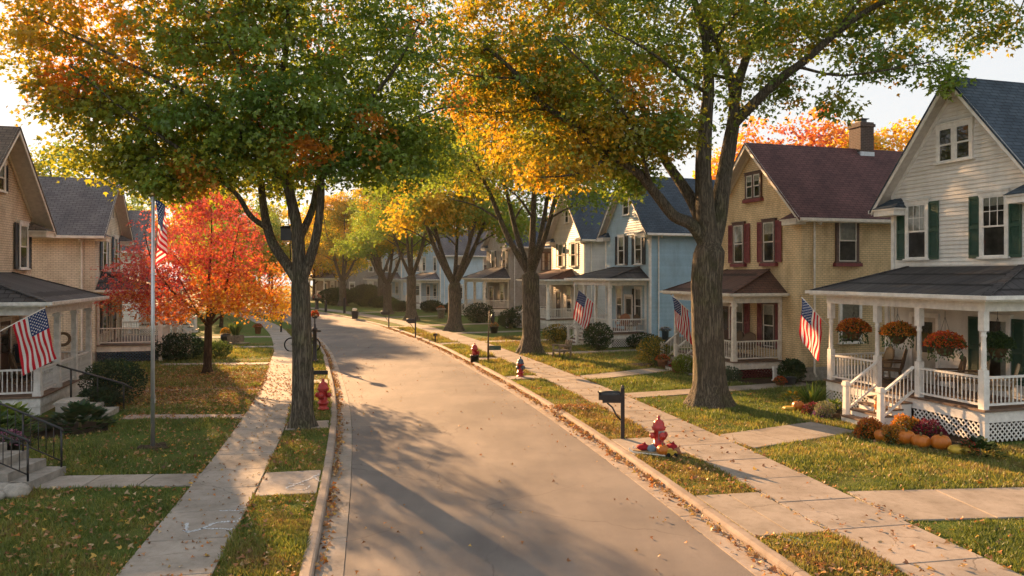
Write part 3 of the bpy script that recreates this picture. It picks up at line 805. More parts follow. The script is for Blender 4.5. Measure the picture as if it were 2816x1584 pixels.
C_BURG2 = plain('burgundy lattice paint', (.135, .028, .026), .55, .3, 9)
C_BRN = plain('brown window casing', (.115, .070, .055), .55, .3, 9)
D_WHITE = plain('cream door paint', (.50, .44, .36), .45, .2, 5); D_BRN = plain('dark wooden door', (.085, .045, .028), .4, .3, 6)

def along(W, h, t, right=True):
    """front wall point at t metres up the street from the near end W"""
    a = (-math.sin(R(h)), math.cos(R(h))); return (W[0] + a[0] * t, W[1] + a[1] * t)
# white clapboard house, nearest on the right
h = 16; W = (14.18, 19.66); c = 3.0; ctr = along(W, h, c); ph = R(180 + h)
H_WHITE = house('clapboard_house', 'white clapboard house with dark green shutters and wide railed porch on street corner side', ctr, ph, 5.2, 10, 6.94, 10.1, S_WHITE, R_SLATE, W_TRIM, 1)
ctr_white, ph_white = ctr, ph
r = H_WHITE
for t, mun, cu in ((4.54, 3, .52), (1.78, 3, .16)): win_sh(r, c - t, 4.78, 6.50, .74, W_TRIM, C_GREEN, .36, mun=mun, curtain=cu)
window(r, side_M('front', 0), -.12, 7.70, 8.72, 1.12, W_TRIM, double=True, curtain=0)
porch(r, 2.4, -2.88, 3.02, .86, 3.62, 4.52, R_DARK, W_TRIM, [3.02 - .12, .85, -.73, -2.76], (.72, -.60, 5, .31), 'turned', near=1, ctr=ctr, phi=ph, pw=.17)
door(r, -1.25, .88, D_WHITE, W_TRIM); window(r, side_M('front', 0), 1.25, 1.35, 3.0, .80, W_TRIM, curtain=.97)
for s in (-1, 1): shutter(r, side_M('front', 0), 1.25 + s * .70, 1.25, 3.05, .36, C_GREEN)
m = MB(); m.box(.022, .06, -.66, -.50, 2.30, 2.55); m.tube([(.06, -.58, 2.5), (.17, -.58, 2.56), (.2, -.58, 2.48)], .012, 6)
m.lathe([(.01, 0), (.085, .02), (.075, .05), (.03, .12), (.01, .15)], 10, (.2, -.58, 2.36)); m.lathe([(.03, -.16), (.055, -.01)], 8, (.2, -.58, 2.36)); m.build('porch_lantern', M_BLACK, r)

# yellow brick house
h = 16.5; W = (11.25, 31.37); c = 2.0; ctr = along(W, h, c); ph = R(180 + h)
H_YEL = house('brick_house', 'yellow painted brick house with maroon roof, burgundy shutters and brick chimney', ctr, ph, 6.4, 10.5, 6.9, 10.0, B_YEL, R_MAR, W_CREAM, 1, lap=False, chimney=(-5.7, 11.25, .74))
ctr_yel, ph_yel = ctr, ph
r = H_YEL
for t, cu in ((.87, .3), (3.12, .45)): win_sh(r, c - t, 4.82, 6.5, .72, C_BRN, C_BURG, .38, curtain=cu, sill=C_BURG, fmat=W_CREAM, casing=.1)
window(r, side_M('front', 0), 0, 7.66, 8.66, 1.0, C_BRN, double=True, curtain=.3, sill=C_BURG, fmat=W_CREAM, mun=1)
window(r, side_M('+y', 6.4), 2.15, 4.8, 6.5, .86, C_BRN, curtain=.5, sill=C_BURG, fmat=W_CREAM, casing=.13)
window(r, side_M('+y', 6.4), 2.3, 1.5, 3.2, .92, W_TRIM, curtain=.6); window(r, side_M('+y', 6.4), -.95, .14, .48, .62, W_TRIM, curtain=0)
porch(r, 2.35, -3.0, 2.0, .72, 3.38, 4.5, R_BRN, W_CREAM, [1.88, -1.1, -2.88], (-1.3, -2.55, 4, .31), 'square', lat=C_BURG2, near=1, ctr=ctr, phi=ph, pw=.17)
for t in (.87, 3.12): win_sh(r, c - t, 1.2, 3.0, .74, C_BRN, C_BURG, .36, curtain=.25, fmat=W_CREAM)
door(r, -2.35, .74, D_BRN, W_CREAM)

# blue clapboard house
h = 19; W = (8.03, 44.8); c = 2.6; ctr = along(W, h, c); ph = R(180 + h)
H_BLUE = house('clapboard_house', 'bright blue clapboard house with slate blue roof and white porch railings', ctr, ph, 5.8, 11, 7.15, 10.4, S_BLUE2, R_SLATE, W_TRIM, 1, wmat2=S_BLUE, e=.15, lip=.042)
ctr_blue, ph_blue = ctr, ph
r = H_BLUE
for t in (3.23, 1.0): win_sh(r, c - t, 4.9, 6.65, .74, W_TRIM, C_CHAR, .38, curtain=.35)
window(r, side_M('front', 0), 0, 8.0, 9.0, .72, W_TRIM, curtain=.0); window(r, side_M('+y', 5.9), 5.2, 4.9, 6.6, .8, C_CHAR, curtain=.3)
porch(r, 2.5, -2.6, 2.6, .82, 3.9, 4.75, R_DARK, W_TRIM, [2.48, .6, -1.0, -2.48], (.45, -.85, 5, .31), 'square', near=1, ctr=ctr, phi=ph, pw=.18)
for t in (3.5, 1.0): window(r, side_M('front', 0), c - t, 1.3, 3.4, .72, W_TRIM, curtain=.3)
shutter(r, side_M('front', 0), 1.0, 1.2, 3.4, .38, C_CHAR); door(r, .35, .84, D_WHITE, W_TRIM)

# cream clapboard house
h = 21; W = (5.03, 58.6); c = 1.7; ctr = along(W, h, c); ph = R(180 + h)
H_CREAM = house('clapboard_house', 'cream clapboard house with blue grey roof, dark shutters and brown porch roof', ctr, ph, 6.0, 11, 7.4, 10.9, S_CREAM, R_SLATE, W_CREAM, 1, wmat2=S_CREAM2, e=.16, lip=.045)
r = H_CREAM
for t in (2.9, .5): win_sh(r, c - t, 4.9, 6.7, .72, W_CREAM, C_GREEN, .36, curtain=.4)
window(r, side_M('front', 0), 0, 8.4, 9.4, .55, W_CREAM, curtain=0)
porch(r, 2.5, -3.3, 1.7, .8, 3.75, 4.7, R_BRN, W_TRIM, [1.58, -1.2, -3.18], (-1.35, -2.6, 4, .31), 'square', near=1, ctr=ctr, phi=ph, pw=.2, split=False)
door(r, -1.6, .82, D_BRN, W_CREAM); window(r, side_M('front', 0), .4, 1.3, 3.2, .8, W_CREAM, curtain=.3); window(r, side_M('+y', 6), 3, 4.9, 6.6, .8, W_CREAM, curtain=.5)
# grey and tan brick house
h = 25; W = (-.26, 77.2); c = 3.0; ctr = along(W, h, c); ph = R(180 + h)
H_GRY = house('brick_house', 'tan and grey brick house with dark hip roofed porch behind round bush', ctr, ph, 6.0, 12, 7.5, 10.4, B_TGR, R_SLATE, W_GREY, 1, lap=False, wmat2=B_GRY)
r = H_GRY
for t in (1.2, 4.1): win_sh(r, c - t, 4.9, 6.7, .72, W_CREAM, C_CHAR, .36, curtain=.5)
window(r, side_M('+y', 6), 4.2, 4.7, 6.5, 1.0, C_BRN, curtain=1.0); window(r, side_M('front', 0), 0, 8.2, 9.1, .7, W_CREAM)
porch(r, 2.8, -2.5, 2.9, .8, 3.75, 5.0, R_DARK, W_CREAM, [2.78, .2, -2.38], (.0, -1.3, 4, .31), 'square', near=1, ctr=ctr, phi=ph, pw=.26, split=False)
door(r, -1.5, .82, D_BRN, W_CREAM); window(r, side_M('front', 0), 1.3, 1.3, 3.2, .9, W_CREAM, curtain=.4)
# two pale blue houses on the bend and a dark one beyond
for nm, lb, W, h, w, wm in (('clapboard_house', 'light blue clapboard house with long side wall behind the street trees', (-8.86, 93), 30, 6.4, S_SKY),
                           ('clapboard_house', 'pale blue clapboard house at the bend with white porch steps', (-15.9, 108.5), 35, 6.2, S_SKY),
                           ('brick_house', 'dark grey house half hidden by hedges at far end of street', (-28.5, 124), 46, 7, B_GRY)):
    c = w / 2; ctr = along(W, h, c); ph = R(180 + h)
    r = house(nm, lb, ctr, ph, w, 11, 7.0, 10.0, wm, R_GRY, W_TRIM, 1, lap=wm is S_SKY, returns=False, e=.2, lip=.05)
    for t in (1.4, w - 1.6): window(r, side_M('front', 0), c - t, 4.7, 6.4, .8, W_TRIM, curtain=.4)
    for xx in (2.6, 6.4): window(r, side_M('+y', w), xx, 4.7, 6.3, .8, W_TRIM, curtain=.5); window(r, side_M('+y', w), xx, 1.2, 2.9, .9, W_TRIM, curtain=.2)
    porch(r, 2.6, -w / 2 + .2, w / 2 - .2, .75, 3.5, 4.5, R_GRY, W_TRIM, [w / 2 - .32, .6, -1.2, -w / 2 + .32], (.45, -1.05, 4, .31), 'square', near=1, ctr=ctr, phi=ph, pw=.2, split=False)
    door(r, -.3, .77, D_WHITE, W_TRIM); window(r, side_M('front', 0), 1.8, 1.3, 3.0, .9, W_TRIM, curtain=.3)

# left-hand side: tan brick house with the flag, cream brick house, two more behind the red maple
h = 15; ctr = (-17.58, 25.85); ph = R(h)
H_TAN = house('brick_house', 'tan brick house with black shutters and white railed porch carrying a flag', ctr, ph, 6.4, 10, 6.45, 9.3, B_TAN, R_TAUPE, W_CREAM, -1, lap=False, over=.62)
ctr_tan, ph_tan = ctr, ph
r = H_TAN
for y in (2.15, -1.0): win_sh(r, y, 4.5, 6.1, .72, W_TRIM, C_CHAR, .36, curtain=.5)
win_sh(r, 0.0, 7.15, 8.05, .62, W_CREAM, C_CHAR, .26, curtain=.5)
porch(r, 2.4, -3.7, 2.05, .58, 3.32, 4.35, R_DARK, W_GREY, [-3.58, -1.75, .1, 1.9], None, 'square', near=-1, ctr=ctr, phi=ph, pw=.19, solid=True, lat=W_GREY)
win_sh(r, -2.2, 1.1, 2.8, 1.0, W_CREAM, C_CHAR, .36, curtain=.97); door(r, .4, .6, D_BRN, W_CREAM)
h = 16.5; ctr = (-20.8, 39.0); ph = R(h)
H_CRM = house('brick_house', 'cream brick house with grey roof and navy shutters left of red maple', ctr, ph, 6.0, 9, 6.5, 9.15, B_CRM, R_GRY, W_CREAM, -1, lap=False, over=.5)
r = H_CRM
for y in (-1.3, 1.3): win_sh(r, y, 4.5, 6.2, .72, W_TRIM, C_NAVY, .36, curtain=.4)
win_sh(r, 0, 7.2, 8.1, .5, W_CREAM, C_NAVY, .24); window(r, side_M('-y', 6), -5.6, 4.4, 6.1, .95, W_TRIM, curtain=.5); window(r, side_M('-y', 6), -4.4, 1.2, 2.9, .9, W_TRIM, curtain=.5)
porch(r, 2.9, -2.7, 2.7, .85, 3.4, 4.4, R_DARK, W_CREAM, [-2.58, .0, 2.58], (.2, 1.5, 4, .31), 'square', near=-1, ctr=ctr, phi=ph, pw=.2, lat=C_NAVY)
door(r, .8, .87, D_BRN, W_CREAM); win_sh(r, -1.3, 1.4, 3.0, .8, W_CREAM, C_CHAR, .34)
for lb, ctr, h in (('white clapboard house with grey roof glimpsed behind red maple', (-26.5, 54.5), 18), ('white clapboard house farthest up the left side, behind orange leaves', (-33.5, 70), 22)):
    ph = R(h); r = house('clapboard_house', lb, ctr, ph, 6, 9, 6.2, 8.8, S_WHITE, R_GRY, W_TRIM, -1)
    for y in (-1.3, 1.3): win_sh(r, y, 4.4, 6.0, .72, W_TRIM, C_NAVY, .36)
    for xx in (-3, -6): window(r, side_M('-y', 6), xx, 4.4, 6.0, .8, W_TRIM)
    porch(r, 2.5, -2.6, 2.6, .8, 3.4, 4.3, R_GRY, W_TRIM, [-2.48, 0, 2.48], (.2, 1.5, 4, .31), 'square', near=-1, ctr=ctr, phi=ph, split=False); door(r, .8, .82, D_BRN, W_TRIM)

# ------------------------------------------------------------------ trees
BARK = barkmat('furrowed bark', (.042, .036, .028), (.195, .165, .122)); BARK2 = barkmat('smooth brown bark', (.035, .022, .015), (.110, .070, .045))
LEAF = leafmat('maple leaf', .5); LEAF_RED = leafmat('red maple leaf', .32)
GREEN = np.array([.165, .245, .034]); DGREEN = np.array([.105, .185, .030]); LIME = np.array([.320, .340, .034]); YEL = np.array([.660, .460, .034])
GOLD = np.array([.700, .380, .032]); ORG = np.array([.600, .215, .050]); RUST = np.array([.500, .150, .040]); RED = np.array([.470, .050, .048]); PINK = np.array([.560, .120, .105])
def pal(idx, table): return np.array(table)[idx]
class Skeleton:
    def __init__(s): s.p = []; s.par = []; s.r = []
    def add(s, p, par, r): s.p.append(np.array(p, float)); s.par.append(par); s.r.append(r); return len(s.p) - 1
    def limb(s, pts, r0, r1, par=-1, n=4):
        """a hand-set limb: smooth curve through pts"""
        c = _catmull([tuple(p) for p in pts], n) if len(pts) > 2 else np.array(pts, float)
        ids = []; k = len(c)
        for i, p in enumerate(c):
            if i == 0 and par >= 0: par_i = par; continue
            t = i / (k - 1); par = s.add(p, par, r0 + (r1 - r0) * t); ids.append(par)
        return ids
    def nearest(s, p): return int(np.argmin(np.linalg.norm(np.array(s.p) - np.array(p), axis=1)))
def clumps(spec, rng, power=2.0):
    """spec: (cx, cy, cz, rx, ry, rz, count): points in ellipsoids, denser to the outside"""
    out = []
    for cx, cy, cz, rx, ry, rz, n in spec:
        d = rng.normal(size=(n, 3)); d /= np.linalg.norm(d, axis=1, keepdims=True)
        out.append(np.array([cx, cy, cz]) + d * (rng.random(n) ** (1 / power))[:, None] * np.array([rx, ry, rz]))
    return np.vstack(out)
def grow(sk, tips, rng, seg=.55, rmin=.006, up=.16):
    """joins every tip to the nearest wood already there, nearest tips first"""
    cap = len(sk.p) + len(tips) * 14; A = np.zeros((cap, 3)); n = len(sk.p); A[:n] = np.array(sk.p)
    wood0 = A[:n].copy(); d0 = np.min(np.linalg.norm(tips[:, None, :] - wood0[None], axis=2), axis=1)
    ends = np.zeros(len(tips), int)
    for t in np.argsort(d0):
        p = tips[t]; dv = A[:n] - p; dd = np.einsum('ij,ij->i', dv, dv); dd = dd + np.maximum(dv[:, 2], 0) ** 2 * 1.5   # prefer wood below the tip
        j = int(np.argmin(dd)); q = A[j]; l = np.linalg.norm(p - q); k = min(12, max(1, int(l / seg))); par = j
        for i in range(1, k + 1):
            f = i / k; x = q + (p - q) * f
            x[2] += math.sin(f * math.pi) * l * up * (.6 if p[2] > q[2] else 1)
            if i < k: x += rng.normal(size=3) * .05 * min(l, 2)
            par = sk.add(x, par, 0); A[n] = x; n += 1
        ends[t] = par
    # pipe model
    m = len(sk.p); acc = np.zeros(m)
    kids = np.zeros(m, int)
    for i in range(m):
        if sk.par[i] >= 0: kids[sk.par[i]] += 1
    for i in range(m - 1, -1, -1):
        if kids[i] == 0: acc[i] += rmin ** 2.2
        if sk.par[i] >= 0: acc[sk.par[i]] += acc[i]
    for i in range(m):
        if sk.r[i] == 0: sk.r[i] = min(acc[i] ** (1 / 2.2), .13, (sk.r[sk.par[i]] * .85 if sk.par[i] >= 0 else 1))
    return ends
def wood(sk, name, mat, parent, rcut=.0, sides=None, rough=None, part=None):
    kids = [[] for _ in sk.p]
    for i, q in enumerate(sk.par):
        if q >= 0: kids[q].append(i)
    mb = MB()
    starts = [i for i, q in enumerate(sk.par) if q < 0]
    stack = [(i, None) for i in starts]
    while stack:
        i, frm = stack.pop()
        chain = [i]; 
        while True:
            ks = [k for k in kids[chain[-1]] if sk.r[k] >= rcut]
            if not ks: break
            ks.sort(key=lambda k: -sk.r[k]); 
            for k in ks[1:]: stack.append((k, chain[-1]))
            chain.append(ks[0])
        pts = [sk.p[k] for k in chain]; rr = [sk.r[k] for k in chain]
        if frm is not None: pts = [sk.p[frm]] + pts; rr = [min(sk.r[frm] * .95, rr[0] * 1.25)] + rr
        if len(pts) < 2: continue
        r = max(rr); n = 4 if r < .03 else 6 if r < .07 else 10 if r < .18 else 28
        mb.tube(pts, rr, n, True, rough if r > .16 else None)
    return mb.build(name, mat, parent)
def barkrough(seed, amp=.05, flare=None):
    r = random.Random(seed); ph = [r.uniform(0, 6.28) for _ in range(8)]
    def f(a, p):
        z = p.z; v = 1 + amp * (math.sin(5 * a + ph[0] + z * .7) * .5 + math.sin(11 * a + ph[1] - z * 1.1) * .35 + math.sin(17 * a + ph[2] + 2 * math.sin(z * 1.3 + ph[3])) * .4 + math.sin(z * 3.1 + ph[4] + 2 * a) * .3)
        if flare and z < flare[1]: v *= 1 + flare[0] * (1 - z / flare[1]) ** 2.2 * (.75 + .42 * math.sin(4 * a + ph[5]) + .25 * math.sin(7 * a + ph[6]))
        return v
    return f
def foliage(parent, tips, prev, rng, colf, per=38, spread=.5, size=(.10, .16), shape=LEAF8, flat=.22, name='crown', droop=.35, mat=None, keep=None):
    """sprays of leaves round the twig ends"""
    n = len(tips); idx = np.repeat(np.arange(n), per); k = len(idx)
    out = unit(tips - prev + np.array([0, 0, .001]))
    ang = rng.uniform(0, 2 * math.pi, k); rad = np.sqrt(rng.random(k)) * spread * rng.uniform(.75, 1.25, n)[idx]
    # each spray has its own slightly tilted plane
    nz = unit(np.stack([rng.normal(0, .28, n), rng.normal(0, .28, n), np.ones(n)], 1) + out * .22)
    e1 = unit(np.cross(nz, rng.normal(size=(n, 3)))); e2 = np.cross(nz, e1)
    off = e1[idx] * (np.cos(ang) * rad)[:, None] + e2[idx] * (np.sin(ang) * rad)[:, None]
    P = tips[idx] + off + nz[idx] * rng.normal(0, flat * spread, k)[:, None]
    P[:, 2] -= droop * rad ** 2 / spread
    ax = off / np.maximum(rad, .05)[:, None] + rng.normal(0, .45, (k, 3)); ax[:, 2] -= .55
    nr = nz[idx] + rng.normal(0, .55, (k, 3))
    if keep is not None:
        kk = keep(P); P, ax, nr, idx = P[kk], ax[kk], nr[kk], idx[kk]; k = len(P)
    C = colf(P, idx, rng) * rng.uniform(.84, 1.16, (k, 1))
    return leafset(name, P, ax, nr, rng.uniform(*size, k), np.clip(C, .004, .8), mat or LEAF, shape, parent=parent)
def tips_prev(sk, ends): return np.array([sk.p[e] for e in ends]), np.array([sk.p[sk.par[e]] for e in ends])

# --- left street maple, turning from green to orange at its sunny tips
rng = np.random.default_rng(21)
T_LEFT = thing('maple_tree', 'large maple on the left kerb strip, green turning orange toward its upper outer branches', 'tree', (-5.87, 21.12, LZ))
sk = Skeleton()
tr = sk.limb([(0, 0, -.12), (0, 0, .35), (.02, 0, 1.2), (.0, 0, 2.4), (-.03, 0, 3.3), (-.05, 0, 4.0)], .30, .245, n=6)
top = tr[-1]; sk.r[0] = .36; sk.r[1] = .34
a = sk.limb([sk.p[top], (-.45, .1, 4.55), (-.92, .25, 5.2), (-1.18, .4, 6.0), (-1.34, .5, 7.0), (-1.7, .8, 8.6), (-2.1, 1.2, 10.4), (-2.2, 1.4, 12.0)], .165, .04, top)
b = sk.limb([sk.p[a[9]], (-1.35, -.3, 5.9), (-1.6, -.8, 6.5), (-2.6, -1.4, 7.4), (-3.8, -1.8, 8.3), (-5.4, -1.9, 9.6)], .085, .025, a[9])
c = sk.limb([sk.p[top], (-.08, -.05, 4.8), (-.12, -.1, 5.6), (-.3, -.15, 6.5), (-.55, -.2, 7.6), (-.6, -.2, 9.2), (-.4, 0, 11), (-.5, 0, 13)], .205, .04, top)
d = sk.limb([sk.p[c[5]], (.2, .3, 6.1), (.34, .55, 7.0), (.9, .9, 8.2), (1.6, 1.3, 9.8), (2.0, 1.4, 11.6)], .12, .03, c[5])
e = sk.limb([sk.p[top], (.24, -.1, 4.7), (.46, -.2, 5.4), (.6, -.3, 6.3), (.7, -.4, 7.2), (1.4, -.7, 8.3), (2.6, -.9, 9.6), (3.4, -.9, 11)], .155, .03, top)
for base, pts, r0 in ((c[12], [(-2.0, -1.2, 8.6), (-4.2, -1.8, 9.8), (-6.4, -1.6, 10.9)], .075), (a[16], [(-3.4, .4, 9.4), (-5.2, .2, 10.2), (-7.2, 0, 10.6)], .06), (c[14], [(-1.4, -1.8, 10.2), (-2.6, -2.6, 11.8)], .05), (e[14], [(3.2, .5, 8.8), (4.4, .9, 9.2)], .05), (d[10], [(1.2, 2.2, 9.4), (1.4, 3.4, 10.6)], .05)):
    sk.limb([sk.p[base]] + pts, r0, .02, base)
spec = [(0, 0, 10.2, 3.6, 3.6, 3.3, 330), (-3.4, -.3, 10.6, 3.4, 2.8, 2.6, 300), (-6.2, -.3, 10.8, 2.3, 2.0, 1.9, 120), (-3.0, -.2, 8.4, 2.6, 2.4, 1.2, 190), (-5.3, -.6, 8.9, 2.0, 1.7, 1.0, 90),
        (2.6, .2, 9.8, 2.6, 2.6, 2.5, 190), (3.0, 0, 8.0, 1.5, 2.0, 1.0, 80), (.4, -1.4, 8.4, 2.2, 1.6, 1.2, 130), (-2.0, 0, 12.8, 4.4, 3.4, 1.9, 220), (1.0, 0, 13.2, 3.4, 3.2, 1.9, 130),
        (-4.4, -.6, 7.5, 1.8, 1.4, .7, 90), (-1.2, -.8, 7.5, 2.2, 1.6, .8, 110), (2.4, -.4, 7.4, 1.5, 1.6, .8, 80), (-3.4, -1.2, 6.7, 1.0, .9, .45, 30), (-3.6, -.8, 7.1, 1.4, 1.2, .5, 34), (-2.2, -1.0, 6.9, 1.1, 1.0, .5, 26), (1.4, -.9, 7.3, 1.0, .9, .5, 24), (-6.9, 0, 9.7, .9, .8, .5, 16), (-7.6, -.2, 11.2, .8, .8, .5, 16), (-7.0, 0, 12.4, .9, .9, .6, 18), (-1.0, 1.6, 7.2, 1.6, 1.2, .6, 36)]
tips = clumps(spec, rng); tips = tips[tips[:, 2] > 6.1]
ends = grow(sk, tips, rng)
wood(sk, 'trunk', BARK, T_LEFT, rough=barkrough(3, .05, (.45, .8)))
def col_left(P, idx, rng):
    n = len(idx); t = np.clip((-P[:, 0] - 1.6) / 4.4, 0, 1) * .75 + np.clip((P[:, 2] - 10.2) / 4, 0, 1) * .42 + .22 * fuzz(P, 5, .8) + rng.normal(0, .12, idx.max() + 1)[idx] + rng.normal(0, .035, n) - .06
    u = fuzz(P, 6, 1.5); C = np.where((t < .16)[:, None], np.where((u > -.2)[:, None], GREEN * 1.1, DGREEN * 1.15), (GREEN + LIME) * .5)
    C = np.where(((t > .30))[:, None], LIME * .75, C); C = np.where((t > .60)[:, None], YEL * .72, C); C = np.where((t > .88)[:, None], GOLD * .78, C); C = np.where((t > 1.12)[:, None], ORG * .85, C)
    w = fuzz(P, 8, 1.05) + .25 * fuzz(P, 9, 3); C = np.where((w + rng.normal(0, .10, n) > .84)[:, None], (RUST + GOLD) * .5, C)
    low = (P[:, 2] < 7.7) & (P[:, 0] < .3); C = np.where((low & (rng.random(n) < .5))[:, None], LIME, C)
    return C
tp, pv = tips_prev(sk, ends)
foliage(T_LEFT, tp, pv, rng, col_left, per=36, spread=.46, size=(.10, .17))

# --- the big old maple on the right
rng = np.random.default_rng(33)
T_BIG = thing('maple_tree', 'huge old maple with thick forked trunk in front of the yellow brick house', 'tree', (6.45, 24.64, LZ))
k = 77.1
def bp(x, y, dy=0): return ((x - 1785) / k, dy, 4.4 - LZ + (690 - y) / k)
sk = Skeleton()
tr = sk.limb([(0, 0, -.2), (.0, 0, .4), (-.03, 0, 1.2), (-.08, 0, 2.6), (-.1, 0, 4.0), (-.02, 0, 5.0)], .52, .49, n=7); top = tr[-1]; sk.r[0] = .60; sk.r[1] = .57; sk.r[2] = .54
A = sk.limb([sk.p[top], bp(1740, 568, -.15), bp(1690, 545, -.3), bp(1645, 495, -.5), bp(1590, 440, -.8), bp(1500, 390, -1.1), bp(1430, 335, -1.4), bp(1355, 285, -1.6), bp(1290, 215, -1.8), bp(1210, 150, -2)], .215, .05, top)
B = sk.limb([sk.p[top], bp(1760, 530, .3), bp(1728, 465, .5), bp(1690, 400, .8), bp(1665, 330, 1.1), bp(1630, 240, 1.4), bp(1560, 150, 1.8), bp(1500, 40, 2.2)], .23, .05, top)
Cc = sk.limb([sk.p[top], bp(1772, 520, -.1), bp(1766, 420, -.15), bp(1770, 320, -.2), bp(1778, 210, -.2), bp(1770, 100, -.2), bp(1740, -20, 0), bp(1720, -140, .1)], .335, .06, top)
D = sk.limb([sk.p[top], bp(1806, 560, .1), bp(1820, 470, .15), bp(1838, 370, .2), bp(1850, 290, .2), bp(1845, 215, .1), bp(1815, 140, 0), bp(1775, 60, -.2), bp(1755, -50, -.4)], .33, .06, top)
iD = D[15]
E_ = sk.limb([sk.p[D[14]], bp(1890, 265, -.2), bp(1940, 215, -.5), bp(2000, 170, -.8), bp(2080, 100, -1.1), bp(2180, 40, -1.4), bp(2330, 20, -1.7), bp(2480, 45, -1.9)], .19, .03, D[14])
F_ = sk.limb([sk.p[D[17]], bp(1870, 190, .5), bp(1905, 110, .9), bp(1940, 30, 1.2), bp(1975, -80, 1.5)], .2, .05, D[17])
for base, pts, r0 in ((A[18], [bp(1480, 440, -2.2), bp(1420, 470, -3.0), bp(1350, 480, -3.4)], .06), (A[26], [bp(1250, 300, -1), bp(1150, 290, -.6)], .05), (B[18], [bp(1560, 300, 2.4), bp(1440, 260, 3.6)], .07),
                      (E_[10], [bp(2040, 230, -2.0), bp(2120, 235, -2.8), bp(2230, 220, -3.2)], .05), (E_[14], [bp(2120, 20, -2.4), bp(2240, -60, -3)], .05), (F_[8], [bp(2010, 60, 2.4), bp(2120, 20, 3.2), bp(2260, -20, 3.6)], .06), (Cc[14], [bp(1700, 230, -1.4), bp(1600, 190, -2.6), bp(1480, 150, -3.4)], .08),
                      (A[30], [bp(1180, 240, -2.6), bp(1090, 210, -3)], .04), (Cc[18], [bp(1830, 60, -1.8), bp(1900, -20, -3)], .06), (D[20], [bp(1690, 130, 1.5), bp(1600, 60, 2.6)], .06), (A[12], [bp(1560, 340, -2), bp(1470, 250, -3), bp(1380, 180, -3.6)], .07)):
    sk.limb([sk.p[base]] + pts, r0, .02, base)
spec = [(-2.0, 0, 11.5, 4.6, 4.4, 3.0, 420), (-5.2, -.6, 9.9, 3.2, 3.2, 2.4, 330), (-3.2, -1.0, 8.6, 2.4, 2.2, 1.3, 170), (-7.2, -1, 10.8, 2.2, 2.2, 2.0, 150), (-4.4, 2.4, 9.0, 2.6, 1.8, 1.8, 150), (0, 0, 14.2, 5.5, 4.6, 2.6, 330),
        (3.8, 0, 12.9, 3.8, 3.6, 1.9, 270), (7.2, -.8, 12.9, 3.0, 2.6, 1.5, 130), (5.0, -1.8, 10.9, 2.0, 1.4, .6, 42), (2.6, 1.0, 10.6, 1.0, 1.0, .9, 30), (-5.0, 0, 13.4, 4.2, 4, 2.4, 260), (-1.6, -1.6, 8.6, 1.3, 1.2, .8, 46), (-4.9, -2.6, 7.4, 1.4, 1.0, .7, 44), (-2.4, .6, 7.6, 1.2, 1.0, .6, 34), (8.6, -1.2, 11.9, 1.0, 1.0, .6, 16), (3.2, -2.2, 9.6, .5, .5, .8, 12), (6.3, -2.6, 10.2, .8, .6, .6, 12)]
tips = clumps(spec, rng); tips = tips[rng.random(len(tips)) < .84]
ends = grow(sk, tips, rng)
wood(sk, 'trunk', BARK, T_BIG, rough=barkrough(8, .055, (.62, 1.15)))
def col_big(P, idx, rng):
    n = len(idx); t = .20 * fuzz(P, 15, .7) + np.clip((-P[:, 0] - 3.0) / 6.0, 0, 1) * .34 + np.clip((9.6 - P[:, 2]) / 3.5, 0, 1) * .10 + .10 * fuzz(P, 17, 1.6) + rng.normal(0, .13, idx.max() + 1)[idx] + rng.normal(0, .035, n) + .16
    u = fuzz(P, 16, 1.2); C = np.where((u > -.2)[:, None], GREEN * 1.1, DGREEN * 1.2); C = np.where((t > .2)[:, None], LIME * .7, C); C = np.where((t > .40)[:, None], YEL * .66, C); C = np.where((t > .66)[:, None], GOLD * .85, C)
    return np.where(((fuzz(P, 18, 1.4) > 1.02))[:, None], GOLD * .8, C)
tp, pv = tips_prev(sk, ends)
foliage(T_BIG, tp, pv, rng, col_big, per=32, spread=.48, size=(.11, .185))

# --- young red maple on the left lawn
rng = np.random.default_rng(44)
T_RED = thing('maple_tree', 'small red and orange maple on leaf strewn left lawn', 'tree', (-13.22, 32.79, LZ))
sk = Skeleton(); tr = sk.limb([(0, 0, -.1), (0, 0, .3), (.02, 0, 1.1), (.03, 0, 2.0)], .19, .15, n=6); top = tr[-1]; sk.r[0] = .24
for pts, r0 in (([(-.02, .1, 3.0), (.0, .2, 4.4), (.1, .2, 6.0), (.05, .2, 7.6)], .09), ([(.35, -.2, 2.7), (.9, -.4, 3.6), (1.3, -.6, 5.0), (1.6, -.6, 6.4)], .07), ([(-.5, -.3, 2.8), (-1.3, -.6, 3.6), (-2.0, -.8, 4.8), (-2.3, -.9, 6.0)], .07), ([(.6, .5, 2.6), (1.7, .8, 3.1), (2.8, .8, 3.4)], .06), ([(-.6, .6, 2.5), (-1.8, 1.0, 3.0), (-3.2, 1.0, 3.5)], .055), ([(-.2, -1.0, 3.0), (-.4, -2.0, 4.2)], .05), ([(.3, 1.2, 3.4), (.3, 2.0, 5)], .05)):
    sk.limb([sk.p[top]] + pts, r0, .015, top)
spec = [(-.2, 0, 5.2, 3.1, 3.0, 2.6, 370), (-2.2, -.2, 4.2, 2.3, 2.2, 1.5, 150), (2.0, 0, 3.7, 2.1, 2.0, 1.3, 190), (-.3, 0, 7.0, 1.9, 1.8, 1.3, 120), (-3.3, -.2, 3.3, 1.3, 1.2, .7, 60), (.6, -.6, 3.3, 2.4, 1.6, .8, 120), (3.0, -.2, 3.0, .9, 1.0, .7, 44), (-1.4, -.6, 2.7, 1.3, 1.0, .5, 50)]
tips = clumps(spec, rng); ends = grow(sk, tips, rng, seg=.4, rmin=.005)
wood(sk, 'trunk', BARK2, T_RED, rough=barkrough(5, .03, (.4, .4)))
